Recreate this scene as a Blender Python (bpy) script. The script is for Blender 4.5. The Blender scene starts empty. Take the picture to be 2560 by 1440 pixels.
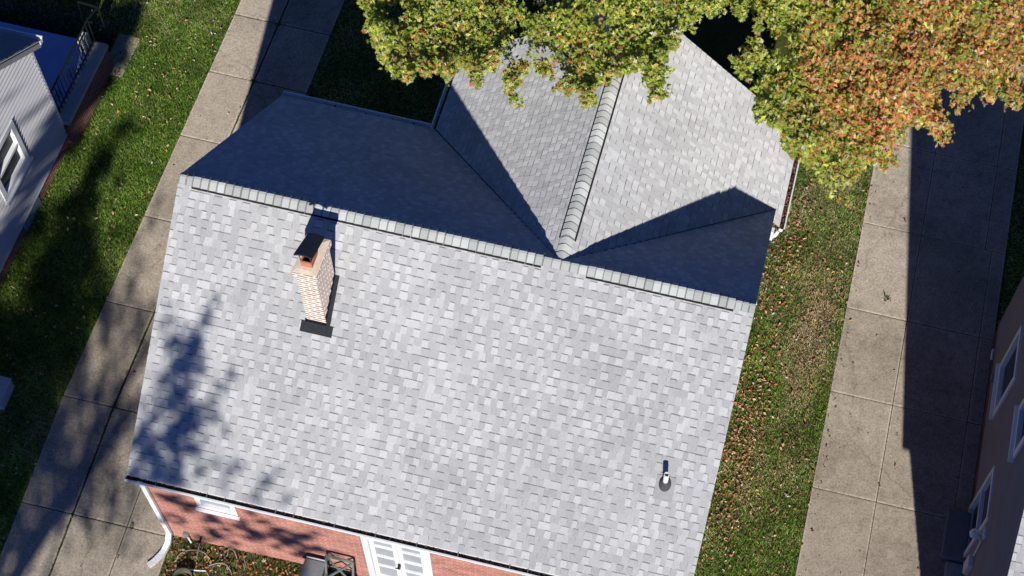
import bpy, math, random
import numpy as np
from mathutils import Vector, Matrix
random.seed(7); rng = np.random.default_rng(11)
scene = bpy.context.scene
COL = scene.collection
R = math.radians

# ------------------------------------------------------------------ camera
CX, CY, CZ = 9.5934, -13.6750, 29.2252
YAW, PITCH, ROLL, F = 0.0880052, 0.5092688, 0.1468792, 4149.44
PX, PY = 1667.13, 796.64
_f = np.array([-math.sin(PITCH)*math.sin(YAW), math.sin(PITCH)*math.cos(YAW), -math.cos(PITCH)])
_u = np.array([-math.cos(PITCH)*math.sin(YAW), math.cos(PITCH)*math.cos(YAW), math.sin(PITCH)])
_r = np.cross(_f, _u)
CR = _r*math.cos(ROLL)+_u*math.sin(ROLL)
CU = -_r*math.sin(ROLL)+_u*math.cos(ROLL)
cam = bpy.data.cameras.new('camera')
co = bpy.data.objects.new('camera', cam); COL.objects.link(co)
m3 = Matrix(((CR[0], CU[0], -_f[0]), (CR[1], CU[1], -_f[1]), (CR[2], CU[2], -_f[2])))
co.matrix_world = Matrix.Translation((CX, CY, CZ)) @ m3.to_4x4()
cam.sensor_width = 36; cam.sensor_fit = 'HORIZONTAL'
cam.lens = F/2560*36
cam.shift_x = -(PX-1280)/2560; cam.shift_y = (PY-720)/2560
cam.clip_start = 0.5; cam.clip_end = 2000
scene.camera = co

# ------------------------------------------------------------------ light
S = np.array([-0.385, 1.684, -1.0])                 # direction the light travels
Sn = S/np.linalg.norm(S)
elev = math.asin(-Sn[2]); rot = math.atan2(-Sn[0], -Sn[1])
w = bpy.data.worlds.new('World'); scene.world = w; w.use_nodes = True
nt = w.node_tree; nt.nodes.clear()
sky = nt.nodes.new('ShaderNodeTexSky'); sky.sky_type = 'NISHITA'; sky.sun_disc = False
sky.sun_elevation = elev; sky.sun_rotation = rot
sky.air_density = 0.7; sky.dust_density = 0.0; sky.ozone_density = 6.0; sky.altitude = 600
bg = nt.nodes.new('ShaderNodeBackground'); bg.inputs[1].default_value = 0.05
out = nt.nodes.new('ShaderNodeOutputWorld')
tint = nt.nodes.new('ShaderNodeMix'); tint.data_type = 'RGBA'; tint.blend_type = 'MULTIPLY'; tint.inputs[0].default_value = 1.0
tint.inputs[7].default_value = (0.68, 0.92, 1.46, 1)
nt.links.new(sky.outputs[0], tint.inputs[6]); nt.links.new(tint.outputs[2], bg.inputs[0]); nt.links.new(bg.outputs[0], out.inputs[0])
sun = bpy.data.lights.new('sun', 'SUN'); sun.energy = 4.6; sun.angle = R(0.55); sun.color = (1.0, 0.965, 0.9)
so = bpy.data.objects.new('sun', sun); COL.objects.link(so)
so.rotation_euler = Vector(-Sn).to_track_quat('Z', 'Y').to_euler(); so.location = (20, -40, 30)
scene.view_settings.view_transform = 'Standard'; scene.view_settings.look = 'None'
scene.view_settings.exposure = 0.22; scene.view_settings.gamma = 1.0

# ------------------------------------------------------------------ helpers
def ground(x, y):
    k = 1.0 if x < 0 else max(0.25, 1-x/5.0)
    return -0.115*max(0.0, -2.0-y)*k if y > -9 else -0.8*k

def spix(a):                                        # ray through a photograph pixel
    return _f+(a[0]-PX)/F*CR-(a[1]-PY)/F*CU
def at_z(px, py, z):
    d = spix((px, py)); t = (z-CZ)/d[2]; return np.array([CX, CY, CZ])+t*d
def project(P):
    d = P-np.array([CX, CY, CZ]); z = d@_f
    return PX+F*(d@CR)/z, PY-F*(d@CU)/z

def sock(n, name, v):
    if name in n.inputs: n.inputs[name].default_value = v
class NT:
    def __init__(s, name):
        s.m = bpy.data.materials.new(name); s.m.use_nodes = True
        s.t = s.m.node_tree; s.b = s.t.nodes['Principled BSDF']
    def n(s, typ, **k):
        nd = s.t.nodes.new(typ)
        for a, v in k.items():
            if a in nd.inputs: nd.inputs[a].default_value = v
            else: setattr(nd, a, v)
        return nd
    def l(s, a, b): s.t.links.new(a, b)
    def tex(s): return s.n('ShaderNodeTexCoord').outputs['Object']
    def noise(s, scale, detail=4, rough=0.55, vec=None):
        nd = s.n('ShaderNodeTexNoise'); nd.inputs['Scale'].default_value = scale
        nd.inputs['Detail'].default_value = detail; nd.inputs['Roughness'].default_value = rough
        s.l(vec if vec is not None else s.tex(), nd.inputs['Vector']); return nd.outputs['Fac']
    def ramp(s, fac, stops):
        nd = s.n('ShaderNodeValToRGB'); e = nd.color_ramp.elements
        while len(e) < len(stops): e.new(0.5)
        for i, (p, c) in enumerate(stops):
            e[i].position = p; e[i].color = (*c, 1) if len(c) == 3 else c
        s.l(fac, nd.inputs[0]); return nd.outputs[0]
    def mix(s, a, b, fac=1.0, mode='MULTIPLY'):
        nd = s.n('ShaderNodeMix'); nd.data_type = 'RGBA'; nd.blend_type = mode
        for sk, v in ((nd.inputs[6], a), (nd.inputs[7], b), (nd.inputs[0], fac)):
            if hasattr(v, 'node'): s.l(v, sk)
            else: sk.default_value = (*v, 1) if isinstance(v, tuple) and len(v) == 3 else v
        return nd.outputs[2]
    def bump(s, h, strength=0.3, dist=0.01):
        nd = s.n('ShaderNodeBump'); nd.inputs['Strength'].default_value = strength
        nd.inputs['Distance'].default_value = dist; s.l(h, nd.inputs['Height'])
        s.l(nd.outputs[0], s.b.inputs['Normal'])
    def fin(s, col=None, rough=0.8, metal=0.0, spec=0.3):
        if col is not None:
            if hasattr(col, 'node'): s.l(col, s.b.inputs['Base Color'])
            else: s.b.inputs['Base Color'].default_value = (*col, 1)
        s.b.inputs['Roughness'].default_value = rough; s.b.inputs['Metallic'].default_value = metal
        sock(s.b, 'Specular IOR Level', spec); sock(s.b, 'Diffuse Roughness', 1.0 if rough > 0.8 else 0.0); return s.m
def g3(v): return (v, v, v)

def vc_mat(name, nscale, lo, hi, rough=0.85, spec=0.2, trans=0.0, bump=0.0):
    a = NT(name); at = a.n('ShaderNodeAttribute', attribute_name='Col').outputs['Color']
    nz = a.noise(nscale, 3, 0.6)
    c = a.mix(at, a.ramp(nz, [(0.25, g3(lo)), (0.75, g3(hi))]))
    if bump: a.bump(nz, bump, 0.004)
    a.fin(c, rough, 0, spec)
    if trans:
        tr = a.n('ShaderNodeBsdfTranslucent'); a.l(c, tr.inputs[0])
        ms = a.n('ShaderNodeMixShader'); ms.inputs[0].default_value = trans
        o = a.t.nodes['Material Output']
        a.l(a.b.outputs[0], ms.inputs[1]); a.l(tr.outputs[0], ms.inputs[2]); a.l(ms.outputs[0], o.inputs[0])
    return a.m
def plain(name, col, rough=0.6, metal=0.0, spec=0.4, nscale=12.0, var=0.12):
    a = NT(name); nz = a.noise(nscale, 4, 0.6)
    c = a.mix(col, a.ramp(nz, [(0.3, g3(1-var)), (0.7, g3(1+var))]))
    return a.fin(c, rough, metal, spec)
def brick_mat(name, c1, c2, mortar, w=0.21, h=0.072, ms=0.011, stain=0.25):
    a = NT(name); tc = a.tex()
    sp = a.n('ShaderNodeSeparateXYZ'); a.l(tc, sp.inputs[0])
    ad = a.n('ShaderNodeMath', operation='ADD'); a.l(sp.outputs[0], ad.inputs[0]); a.l(sp.outputs[1], ad.inputs[1])
    cb = a.n('ShaderNodeCombineXYZ'); a.l(ad.outputs[0], cb.inputs[0]); a.l(sp.outputs[2], cb.inputs[1])
    br = a.n('ShaderNodeTexBrick'); a.l(cb.outputs[0], br.inputs['Vector'])
    br.inputs['Color1'].default_value = (*c1, 1); br.inputs['Color2'].default_value = (*c2, 1)
    br.inputs['Mortar'].default_value = (*mortar, 1); br.inputs['Scale'].default_value = 1.0
    br.inputs['Brick Width'].default_value = w; br.inputs['Row Height'].default_value = h
    br.inputs['Mortar Size'].default_value = ms; br.inputs['Bias'].default_value = -0.1
    br.inputs['Mortar Smooth'].default_value = 0.3
    n1 = a.noise(3.0, 5, 0.65); n2 = a.noise(38, 3, 0.7)
    c = a.mix(br.outputs[0], a.ramp(n1, [(0.3, g3(1-stain)), (0.7, g3(1+stain*0.5))]))
    c = a.mix(c, a.ramp(n2, [(0.3, g3(0.78)), (0.7, g3(1.18))]))
    inv = a.n('ShaderNodeMath', operation='MULTIPLY'); a.l(br.outputs['Fac'], inv.inputs[0]); inv.inputs[1].default_value = -1
    a.bump(inv.outputs[0], 0.6, 0.006)
    return a.fin(c, 0.85, 0, 0.2)

M = {}
M['shingle'] = vc_mat('asphalt_shingle', 42, 0.86, 1.12, 0.92, 0.12, bump=0.4)
M['ridge'] = vc_mat('ridge_cap_shingle', 50, 0.88, 1.1, 0.92, 0.12)
M['leaf'] = vc_mat('oak_leaf', 6, 0.85, 1.15, 0.42, 0.5, trans=0.28)
M['dry'] = vc_mat('dry_leaf', 20, 0.85, 1.15, 0.75, 0.3, trans=0.1)
M['blade'] = vc_mat('grass_blade', 1.3, 0.7, 1.25, 0.7, 0.3, trans=0.2)
M['brick'] = brick_mat('red_brick', (0.33, 0.12, 0.09), (0.46, 0.195, 0.15), (0.44, 0.27, 0.22))
M['dbrick'] = brick_mat('foundation_brick', (0.15, 0.04, 0.03), (0.24, 0.075, 0.05), (0.25, 0.19, 0.16))
M['chbrick'] = brick_mat('chimney_brick', (0.23, 0.125, 0.10), (0.37, 0.235, 0.19), (0.7, 0.62, 0.55), 0.205, 0.07, 0.021, 0.15)
M['white'] = plain('white_metal', (0.78, 0.79, 0.8), 0.45, 0, 0.4, 6, 0.05)
M['trim'] = plain('white_trim', (0.7, 0.71, 0.72), 0.5, 0, 0.4, 6, 0.06)
M['cream'] = plain('mortar_crown', (0.66, 0.56, 0.44), 0.9, 0, 0.2, 14, 0.12)
M['terra'] = plain('terracotta', (0.5, 0.19, 0.11), 0.8, 0, 0.2, 20, 0.15)
M['dark'] = plain('dark_metal', (0.035, 0.037, 0.045), 0.5, 0.3, 0.4, 10, 0.2)
M['flash'] = plain('dark_flashing', (0.022, 0.023, 0.028), 0.75, 0, 0.2, 20, 0.3)
M['rubber'] = plain('grey_rubber', (0.07, 0.07, 0.075), 0.6, 0, 0.3, 20, 0.2)
M['pvc'] = plain('white_pipe', (0.8, 0.8, 0.78), 0.4)
M['black'] = plain('black_void', (0.006, 0.006, 0.007), 0.9)
M['gutin'] = plain('gutter_inside', (0.05, 0.05, 0.045), 0.7, 0.1, 0.3, 9, 0.5)
M['siding'] = plain('pale_vinyl_siding', (0.5, 0.495, 0.51), 0.85, 0, 0.3, 2.0, 0.05)
M['tsiding'] = plain('taupe_vinyl_siding', (0.34, 0.265, 0.215), 0.85, 0, 0.3, 2.0, 0.08)
M['stone'] = plain('concrete_coping', (0.42, 0.41, 0.39), 0.85, 0, 0.2, 10, 0.12)
M['porchfloor'] = plain('blue_porch_floor', (0.28, 0.36, 0.62), 0.7, 0, 0.3, 3, 0.1)  # one blue base colour over the whole porch floor
M['iron'] = plain('black_iron', (0.02, 0.02, 0.025), 0.5, 0.4, 0.4)
M['hose'] = plain('tan_hose', (0.33, 0.29, 0.23), 0.6)
M['tub'] = plain('olive_plastic', (0.2, 0.2, 0.12), 0.6)
M['greenp'] = plain('grey_green_paint', (0.15, 0.19, 0.15), 0.6, 0, 0.35, 16, 0.3)
M['bin'] = plain('grey_plastic', (0.16, 0.17, 0.19), 0.6, 0, 0.35, 10, 0.15)
M['bark'] = plain('bark', (0.06, 0.045, 0.035), 0.95, 0, 0.1, 18, 0.4)
M['galv'] = plain('galvanised', (0.35, 0.36, 0.37), 0.45, 0.5, 0.4)
M['blind'] = plain('window_blind', (0.34, 0.35, 0.37), 0.8, 0, 0.2, 3, 0.1)
M['hedge'] = plain('dark_foliage', (0.03, 0.05, 0.022), 0.9)
def glass():
    a = NT('window_glass'); nz = a.noise(1.4, 2)
    c = a.ramp(nz, [(0.35, (0.012, 0.016, 0.02)), (0.65, (0.04, 0.048, 0.055))])
    return a.fin(c, 0.35, 0, 0.15)
M['glass'] = glass()
def concrete():
    a = NT('driveway_concrete')
    n1 = a.noise(0.55, 6, 0.65); n2 = a.noise(24, 5, 0.75); n3 = a.noise(5, 5, 0.7); n4 = a.noise(70, 2, 0.6)
    c = a.ramp(n2, [(0.28, (0.23, 0.19, 0.145)), (0.5, (0.39, 0.335, 0.27)), (0.75, (0.54, 0.475, 0.39))])
    c = a.mix(c, a.ramp(n4, [(0.3, g3(0.78)), (0.7, g3(1.2))]))
    c = a.mix(c, a.n('ShaderNodeAttribute', attribute_name='Col').outputs['Color'])
    c = a.mix(c, a.ramp(n1, [(0.32, (0.76, 0.755, 0.74)), (0.5, (1.0, 1.0, 0.99)), (0.68, (1.16, 1.14, 1.12))]))
    c = a.mix(c, a.ramp(n3, [(0.28, g3(0.74)), (0.45, g3(0.98)), (0.65, g3(1.1))]))
    # thin wandering cracks
    v = a.n('ShaderNodeTexVoronoi'); v.feature = 'DISTANCE_TO_EDGE'; v.inputs['Scale'].default_value = 0.2
    dv = a.n('ShaderNodeVectorMath', operation='ADD'); nn = a.n('ShaderNodeTexNoise'); nn.inputs['Scale'].default_value = 2.2; nn.inputs['Detail'].default_value = 5
    a.l(a.tex(), nn.inputs['Vector']); a.l(a.tex(), dv.inputs[0])
    sc = a.n('ShaderNodeVectorMath', operation='SCALE'); a.l(nn.outputs['Color'], sc.inputs[0]); sc.inputs['Scale'].default_value = 0.7
    a.l(sc.outputs[0], dv.inputs[1]); a.l(dv.outputs[0], v.inputs['Vector'])
    c = a.mix(c, a.ramp(v.outputs['Distance'], [(0.0, g3(0.5)), (0.003, g3(0.8)), (0.005, g3(1.0))]), 0.55)
    a.bump(n2, 0.5, 0.01)
    return a.fin(c, 0.9, 0, 0.15)
M['concrete'] = concrete()
def soil():
    a = NT('turf_base'); n1 = a.noise(0.8, 5, 0.6); n2 = a.noise(30, 4, 0.7)
    c = a.ramp(n2, [(0.3, (0.02, 0.026, 0.009)), (0.55, (0.06, 0.07, 0.022)), (0.8, (0.13, 0.11, 0.05))])
    c = a.mix(c, a.ramp(n1, [(0.35, (0.75, 0.95, 0.7)), (0.65, (1.35, 1.1, 0.9))]))
    a.bump(n2, 0.6, 0.03)
    return a.fin(c, 0.95, 0, 0.1)
M['soil'] = soil()

class MB:
    def __init__(s): s.v = []; s.f = []; s.c = []; s.ci = False
    def face(s, pts, col=None):
        k = len(s.v); s.v += [tuple(map(float, p)) for p in pts]; s.f.append(tuple(range(k, k+len(pts))))
        s.c.append(col if col else (0.5, 0.5, 0.5)); s.ci = s.ci or bool(col); return s
    def box(s, x0, x1, y0, y1, z0, z1, col=None):
        k = len(s.v)
        s.v += [(x0, y0, z0), (x1, y0, z0), (x1, y1, z0), (x0, y1, z0), (x0, y0, z1), (x1, y0, z1), (x1, y1, z1), (x0, y1, z1)]
        for q in ((0, 3, 2, 1), (4, 5, 6, 7), (0, 1, 5, 4), (1, 2, 6, 5), (2, 3, 7, 6), (3, 0, 4, 7)):
            s.f.append(tuple(k+i for i in q)); s.c.append(col or (0.5, 0.5, 0.5))
        s.ci = s.ci or bool(col); return s
    def prism(s, pts, vec, col=None):               # closed polygon swept along vec
        pts = [np.array(p, float) for p in pts]; vec = np.array(vec, float); k = len(s.v); n = len(pts)
        s.v += [tuple(p) for p in pts]+[tuple(p+vec) for p in pts]
        fs = [tuple(k+i for i in range(n))[::-1], tuple(k+n+i for i in range(n))]
        fs += [(k+i, k+(i+1) % n, k+n+(i+1) % n, k+n+i) for i in range(n)]
        s.f += fs; s.c += [col or (0.5, 0.5, 0.5)]*len(fs); s.ci = s.ci or bool(col); return s
    def bar(s, a, b, w, h, up=(0, 0, 1)):
        a = np.array(a, float); b = np.array(b, float); d = b-a; d = d/np.linalg.norm(d)
        up = np.array(up, float); sd = np.cross(d, up)
        if np.linalg.norm(sd) < 1e-4: sd = np.cross(d, (1, 0, 0))
        sd /= np.linalg.norm(sd); u = np.cross(sd, d)
        q = [a-sd*w/2-u*h/2, a+sd*w/2-u*h/2, a+sd*w/2+u*h/2, a-sd*w/2+u*h/2]
        return s.prism(q, b-a)
    def tube(s, pts, r, n=8, cap=True):
        pts = [np.array(p, float) for p in pts]; rs = r if isinstance(r, (list, tuple)) else [r]*len(pts)
        k0 = len(s.v); prev = None
        for i, p in enumerate(pts):
            d = pts[min(i+1, len(pts)-1)]-pts[max(i-1, 0)]; d = d/(np.linalg.norm(d)+1e-9)
            if prev is None:
                a = np.cross(d, (0, 0, 1));
                if np.linalg.norm(a) < 1e-3: a = np.cross(d, (1, 0, 0))
            else: a = prev-d*(prev@d)
            a /= np.linalg.norm(a); prev = a; b = np.cross(d, a)
            for j in range(n):
                t = 2*math.pi*j/n; s.v.append(tuple(p+rs[i]*(math.cos(t)*a+math.sin(t)*b)))
        fs = []
        for i in range(len(pts)-1):
            for j in range(n):
                fs.append((k0+i*n+j, k0+i*n+(j+1) % n, k0+(i+1)*n+(j+1) % n, k0+(i+1)*n+j))
        if cap:
            fs.append(tuple(k0+j for j in range(n))[::-1]); fs.append(tuple(k0+(len(pts)-1)*n+j for j in range(n)))
        s.f += fs; s.c += [(0.5, 0.5, 0.5)]*len(fs); return s
    def build(s, name, mat, parent=None, smooth=False, bevel=0.0):
        me = bpy.data.meshes.new(name); me.from_pydata(s.v, [], s.f); me.materials.append(M[mat] if isinstance(mat, str) else mat)
        if s.ci:
            at = me.color_attributes.new('Col', 'FLOAT_COLOR', 'CORNER')
            buf = np.ones((len(me.loops), 4), np.float32); i = 0
            for f, c in zip(s.f, s.c):
                buf[i:i+len(f), :3] = c; i += len(f)
            at.data.foreach_set('color', buf.ravel())
        o = bpy.data.objects.new(name, me); COL.objects.link(o)
        if smooth: me.polygons.foreach_set('use_smooth', [True]*len(me.polygons))
        if bevel:
            b = o.modifiers.new('bevel', 'BEVEL'); b.width = bevel; b.segments = 2; b.limit_method = 'ANGLE'
        if parent is not None: o.parent = parent
        return o
def np_mesh(name, verts, nper, cols, mat, parent=None):
    """verts (N*nper,3): N faces of nper corners, one colour per face"""
    N = len(verts)//nper; me = bpy.data.meshes.new(name)
    me.vertices.add(len(verts)); me.vertices.foreach_set('co', np.asarray(verts, np.float32).ravel())
    me.loops.add(len(verts)); me.loops.foreach_set('vertex_index', np.arange(len(verts), dtype=np.int32))
    me.polygons.add(N); me.polygons.foreach_set('loop_start', np.arange(0, len(verts), nper, dtype=np.int32))
    me.update(calc_edges=True)
    at = me.color_attributes.new('Col', 'FLOAT_COLOR', 'CORNER')
    buf = np.ones((len(verts), 4), np.float32); buf[:, :3] = np.repeat(cols, nper, axis=0)
    at.data.foreach_set('color', buf.ravel()); me.materials.append(M[mat]); me.validate()
    o = bpy.data.objects.new(name, me); COL.objects.link(o)
    if parent is not None: o.parent = parent
    return o
def tag(o, label=None, cat=None, group=None, kind=None):
    if label: o['label'] = label
    if cat: o['category'] = cat
    if group: o['group'] = group
    if kind: o['kind'] = kind
    return o
def empty(name, loc, label, cat, group=None):
    o = bpy.data.objects.new(name, None); COL.objects.link(o); o.location = loc; o.empty_display_size = 0.3
    tag(o, label, cat, group); return o
def adopt(root):                                    # keep children where they were built (world coordinates)
    bpy.context.view_layer.update()
    for ch in root.children: ch.matrix_parent_inverse = root.matrix_world.inverted()

def clip_poly(poly, clip):
    """convex clip in 2-D, clip is counter-clockwise"""
    outp = poly
    for i in range(len(clip)):
        a = clip[i]; b = clip[(i+1) % len(clip)]; inp = outp; outp = []
        if not inp: return []
        def side(p): return (b[0]-a[0])*(p[1]-a[1])-(b[1]-a[1])*(p[0]-a[0])
        for j in range(len(inp)):
            p = inp[j]; q = inp[(j+1) % len(inp)]; sp, sq = side(p), side(q)
            if sp >= 0: outp.append(p)
            if (sp >= 0) != (sq >= 0):
                t = sp/(sp-sq); outp.append((p[0]+t*(q[0]-p[0]), p[1]+t*(q[1]-p[1])))
    return outp

EXPO = 0.143
def tone(tooth, lf):
    if tooth: v = rnd.uniform(0.46, 0.52)*(1.08 if rnd.random() < 0.12 else 1)
    else:
        r = rnd.random(); v = rnd.uniform(0.575, 0.61) if r < 0.40 else (rnd.uniform(0.53, 0.57) if r < 0.76 else rnd.uniform(0.45, 0.50))
    v *= 1.0+0.05*lf; w_ = rnd.uniform(-0.007, 0.007)
    v *= 0.975; return (v*(1.0+w_), v*0.995, v*(0.995-w_))
def shingles(mb, O, U, V, poly, seed, dash=1.0):
    """laminated shingles on the plane O + u U + v V (U along the eave, V up the slope), clipped to poly"""
    global rnd
    rnd = random.Random(seed)
    O = np.array(O, float); U = np.array(U, float); V = np.array(V, float); N = np.cross(U, V); N /= np.linalg.norm(N)
    area = sum(poly[i][0]*poly[(i+1) % len(poly)][1]-poly[(i+1) % len(poly)][0]*poly[i][1] for i in range(len(poly)))
    if area < 0: poly = poly[::-1]
    u0 = min(p[0] for p in poly); u1 = max(p[0] for p in poly); v1 = max(p[1] for p in poly)
    def P(u, v, h): return O+U*u+V*v+N*h
    rows = int(v1/EXPO)+1
    mb.face([P(p[0], p[1], -0.012) for p in poly], (0.3, 0.3, 0.3))
    for r in range(rows):
        va = r*EXPO; vb = va+EXPO; u = u0-rnd.uniform(0, 0.3); tooth = rnd.random() < 0.5; wob = 0.0
        while u < u1:
            wd = rnd.choice((0.08, 0.10, 0.12, 0.15)) if tooth else rnd.choice((0.09, 0.105, 0.115, 0.135))
            wd *= rnd.uniform(0.85, 1.15)
            lf = math.sin(u*1.1+seed+1.3*math.sin(va*1.7))*0.6+math.sin(va*2.3+u*2.9+seed*2)*0.5+math.sin(u*5.1-va*4.3)*0.35
            c = tone(tooth, lf); h = 0.0088 if tooth else 0.0065
            a0, a1 = u, u+wd
            tp = rnd.uniform(0, 0.006) if tooth else 0
            cell = clip_poly([(a0-tp*0.2, va), (a1+tp*0.2, va), (a1-tp, vb), (a0+tp, vb)] if tooth else [(a0, va), (a1, va), (a1, vb), (a0, vb)], poly)
            if len(cell) >= 3:
                hh = lambda v: h-(v-va)/EXPO*0.0065
                mb.face([P(p[0], p[1], hh(p[1])) for p in cell], c)
                full = a0 > u0 and a1 < u1
                e = clip_poly([(a0, va), (a1, va), (a1, va+1e-3), (a0, va+1e-3)], poly)
                if len(e) >= 3:
                    ea = min(p[0] for p in e); eb = max(p[0] for p in e); dk = c
                    mb.face([P(ea, va, -0.004), P(eb, va, -0.004), P(eb, va, h), P(ea, va, h)], dk)
                    if tooth:
                        for uu, vv in ((ea, -1), (eb, 1)):
                            mb.face([P(uu, va, 0), P(uu, vb-0.001, 0), P(uu, vb-0.001, hh(vb)), P(uu, va, h)], dk)
                    # dark printed shadow band above the exposed part, where the next course leaves a notch
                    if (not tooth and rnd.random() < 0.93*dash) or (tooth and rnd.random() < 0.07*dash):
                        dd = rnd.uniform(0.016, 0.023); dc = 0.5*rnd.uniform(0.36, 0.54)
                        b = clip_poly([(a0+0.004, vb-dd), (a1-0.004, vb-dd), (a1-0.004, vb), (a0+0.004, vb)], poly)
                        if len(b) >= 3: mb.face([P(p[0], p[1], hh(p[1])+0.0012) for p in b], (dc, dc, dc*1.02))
            u += wd; tooth = not tooth if rnd.random() < 0.93 else tooth
def ridge_caps(a, b, dn1, dn2, width, lift, n, name, parent, seed, crown=False):
    """caps running from a to b; dn1/dn2 unit vectors down either slope"""
    rr = random.Random(seed); mb = MB(); a = np.array(a, float); b = np.array(b, float)
    d1 = np.array(dn1, float); d2 = np.array(dn2, float); L_ = np.linalg.norm(b-a); ax = (b-a)/L_
    up = -(d1+d2); up /= np.linalg.norm(up); st = L_/n
    prof = [d1*width-up*0.0, d1*width*0.5+up*0.008, d1*width*0.18+up*0.004-up*0.0, d2*width*0.18+up*0.004, d2*width*0.5+up*0.008, d2*width]
    for i in range(n):
        v = rr.choice((0.43, 0.46, 0.49, 0.52, 0.58)); c = (v*0.985, v, v*0.97)
        s0 = a+ax*st*i+ax*rr.uniform(-0.008, 0.008); s1 = a+ax*st*(i+1.0)
        lo, hi = lift+0.004, lift+0.017
        pr0 = [s0+p+up*lo for p in prof]; pr1 = [s1+p+up*hi for p in prof]
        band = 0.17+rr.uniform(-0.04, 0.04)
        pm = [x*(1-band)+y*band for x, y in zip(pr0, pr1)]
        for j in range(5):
            mb.face([pr0[j], pr0[j+1], pm[j+1], pm[j]], tuple(x*0.52 for x in c))  # overlap shadow between caps, put into the colour as a darker strip
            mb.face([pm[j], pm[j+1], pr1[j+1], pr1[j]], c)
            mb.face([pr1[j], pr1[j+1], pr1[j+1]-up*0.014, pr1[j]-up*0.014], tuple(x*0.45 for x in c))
        for j in (0, 5):
            dd_ = (d1 if j == 0 else d2)*((0.036 if abs(a[0]-b[0]) < 0.01 else 0.02) if lift > 0.015 else 0.0)
            mb.face([pr0[j], pr1[j], pr1[j]-up*(hi-0.012)+dd_, pr0[j]-up*(lo-0.012)+dd_], (0.02, 0.02, 0.02) if lift > 0.015 else tuple(x*0.6 for x in c))  # on vents, near-black colour paints the shadow gap under the overhanging caps
    return mb.build(name, 'ridge', parent)

# ------------------------------------------------------------------ ground, lawn sheet, slabs
def axis(a, b, step, far):
    xs = list(np.arange(a, b+1e-6, step)); return [a-far, a-far/4, a-far/15, a-8]+xs+[b+8, b+far/15, b+far/4, b+far]
gx = axis(-14, 22, 0.4, 300); gy = axis(-12, 18, 0.4, 300)
mb = MB(); nx = len(gx)
for y in gy:
    for x in gx: mb.v.append((x, y, ground(x, y)-0.01+random.uniform(-0.006, 0.006)))
for j in range(len(gy)-1):
    for i in range(nx-1):
        k = j*nx+i; mb.f.append((k, k+1, k+1+nx, k+nx)); mb.c.append((0.5,)*3)
tag(mb.build('lawn', 'soil'), kind='structure')

def slab(mb, x0, x1, y0, y1, zt=0.035, gap=0.008, nsub=1):
    x0 += gap; x1 -= gap; y0 += gap; y1 -= gap
    ny = max(1, int((y1-y0)/0.5)); k = len(mb.v); c = 0.012
    tz = random.uniform(-0.006, 0.006); c = 0.03; tn = random.uniform(0.93, 1.06); mb.ci = True
    rows = [y0, y0+c]+[y0+(y1-y0)*i/ny for i in range(1, ny)]+[y1-c, y1]
    for j, y in enumerate(rows):
        e = (j == 0 or j == len(rows)-1)
        for x, ex in ((x0, 1), (x0+c, 0), (x1-c, 0), (x1, 1)):
            mb.v.append((x, y, ground(x, y)+zt+tz-(0.008 if (e or ex) else 0)))
    for j in range(len(rows)-1):
        for i in range(3):
            q = k+j*4+i; mb.f.append((q, q+1, q+5, q+4)); mb.c.append((tn*(1.22 if (i != 1 or j in (0, len(rows)-2)) else 1.0),)*3)
    per = [k+j*4 for j in range(len(rows))][::-1]+[k+i for i in range(1, 4)]+[k+j*4+3 for j in range(1, len(rows))]+[k+(len(rows)-1)*4+i for i in (2, 1)]
    kb = len(mb.v)
    for p in per: x, y, z = mb.v[p]; mb.v.append((x, y, z-0.12))
    n = len(per)
    for i in range(n): mb.f.append((per[i], kb+i, kb+(i+1) % n, per[(i+1) % n])); mb.c.append((0.5,)*3)
mb = MB()
yr = [-8.7, -6.6, -4.45, -2.4, -0.34, 1.79, 3.75, 5.87, 8.03, 10.1, 12.2, 14.3]
for i in range(len(yr)-1):
    slab(mb, 11.66, 12.92, yr[i], yr[i+1], gap=0.007)
    slab(mb, 12.92, 14.42 if yr[i] < 5.5 else 14.28, yr[i], yr[i+1]+0.0, gap=0.007)
    slab(mb, 14.42 if yr[i] < 5.5 else 14.28, 14.72, yr[i], yr[i+1], gap=0.007)
tag(mb.build('driveway', 'concrete'), kind='structure')
mb = MB()
yl = [-8.3, -6.2, -4.15, -2.0, 0.14, 2.2, 4.26, 5.99, 7.6, 9.6, 11.7, 14]
for i in range(len(yl)-1):
    y0, y1 = yl[i], yl[i+1]
    slab(mb, -2.67, -1.675, y0, y1, gap=0.009)
    if y1 <= 4.3: slab(mb, -1.66, -0.62 if y0 >= -2.1 else -0.62, y0, y1, gap=0.011)
    if y1 <= 4.3: slab(mb, -0.62, 0.12 if y0 > -4.2 else 0.26, y0, y1, gap=0.009)
    else: slab(mb, -1.66, -0.49, y0, y1, gap=0.011)
tag(mb.build('driveway', 'concrete'), kind='structure')

mb = MB(); slab(mb, -4.86, -4.36, 5.35, 6.45, 0.02); tag(mb.build('path', 'concrete'), kind='structure')

# ------------------------------------------------------------------ main brick house
LX, HR, PF, WF, PB, WB = 9.8, 5.732, 0.7588, 4.1446, 0.7531, 3.9969
XC, WC, YC = 6.502, 3.429, 5.793
HEF = HR-PF*WF; HEB = HR-PB*WB; PC = (HR-0.02-HEB)/WC; HC = HR-0.02
house = empty('brick_house', (LX/2, 0, 0), 'red brick house in the middle with pale grey shingled roof and T shaped rear gable', 'house')
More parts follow.
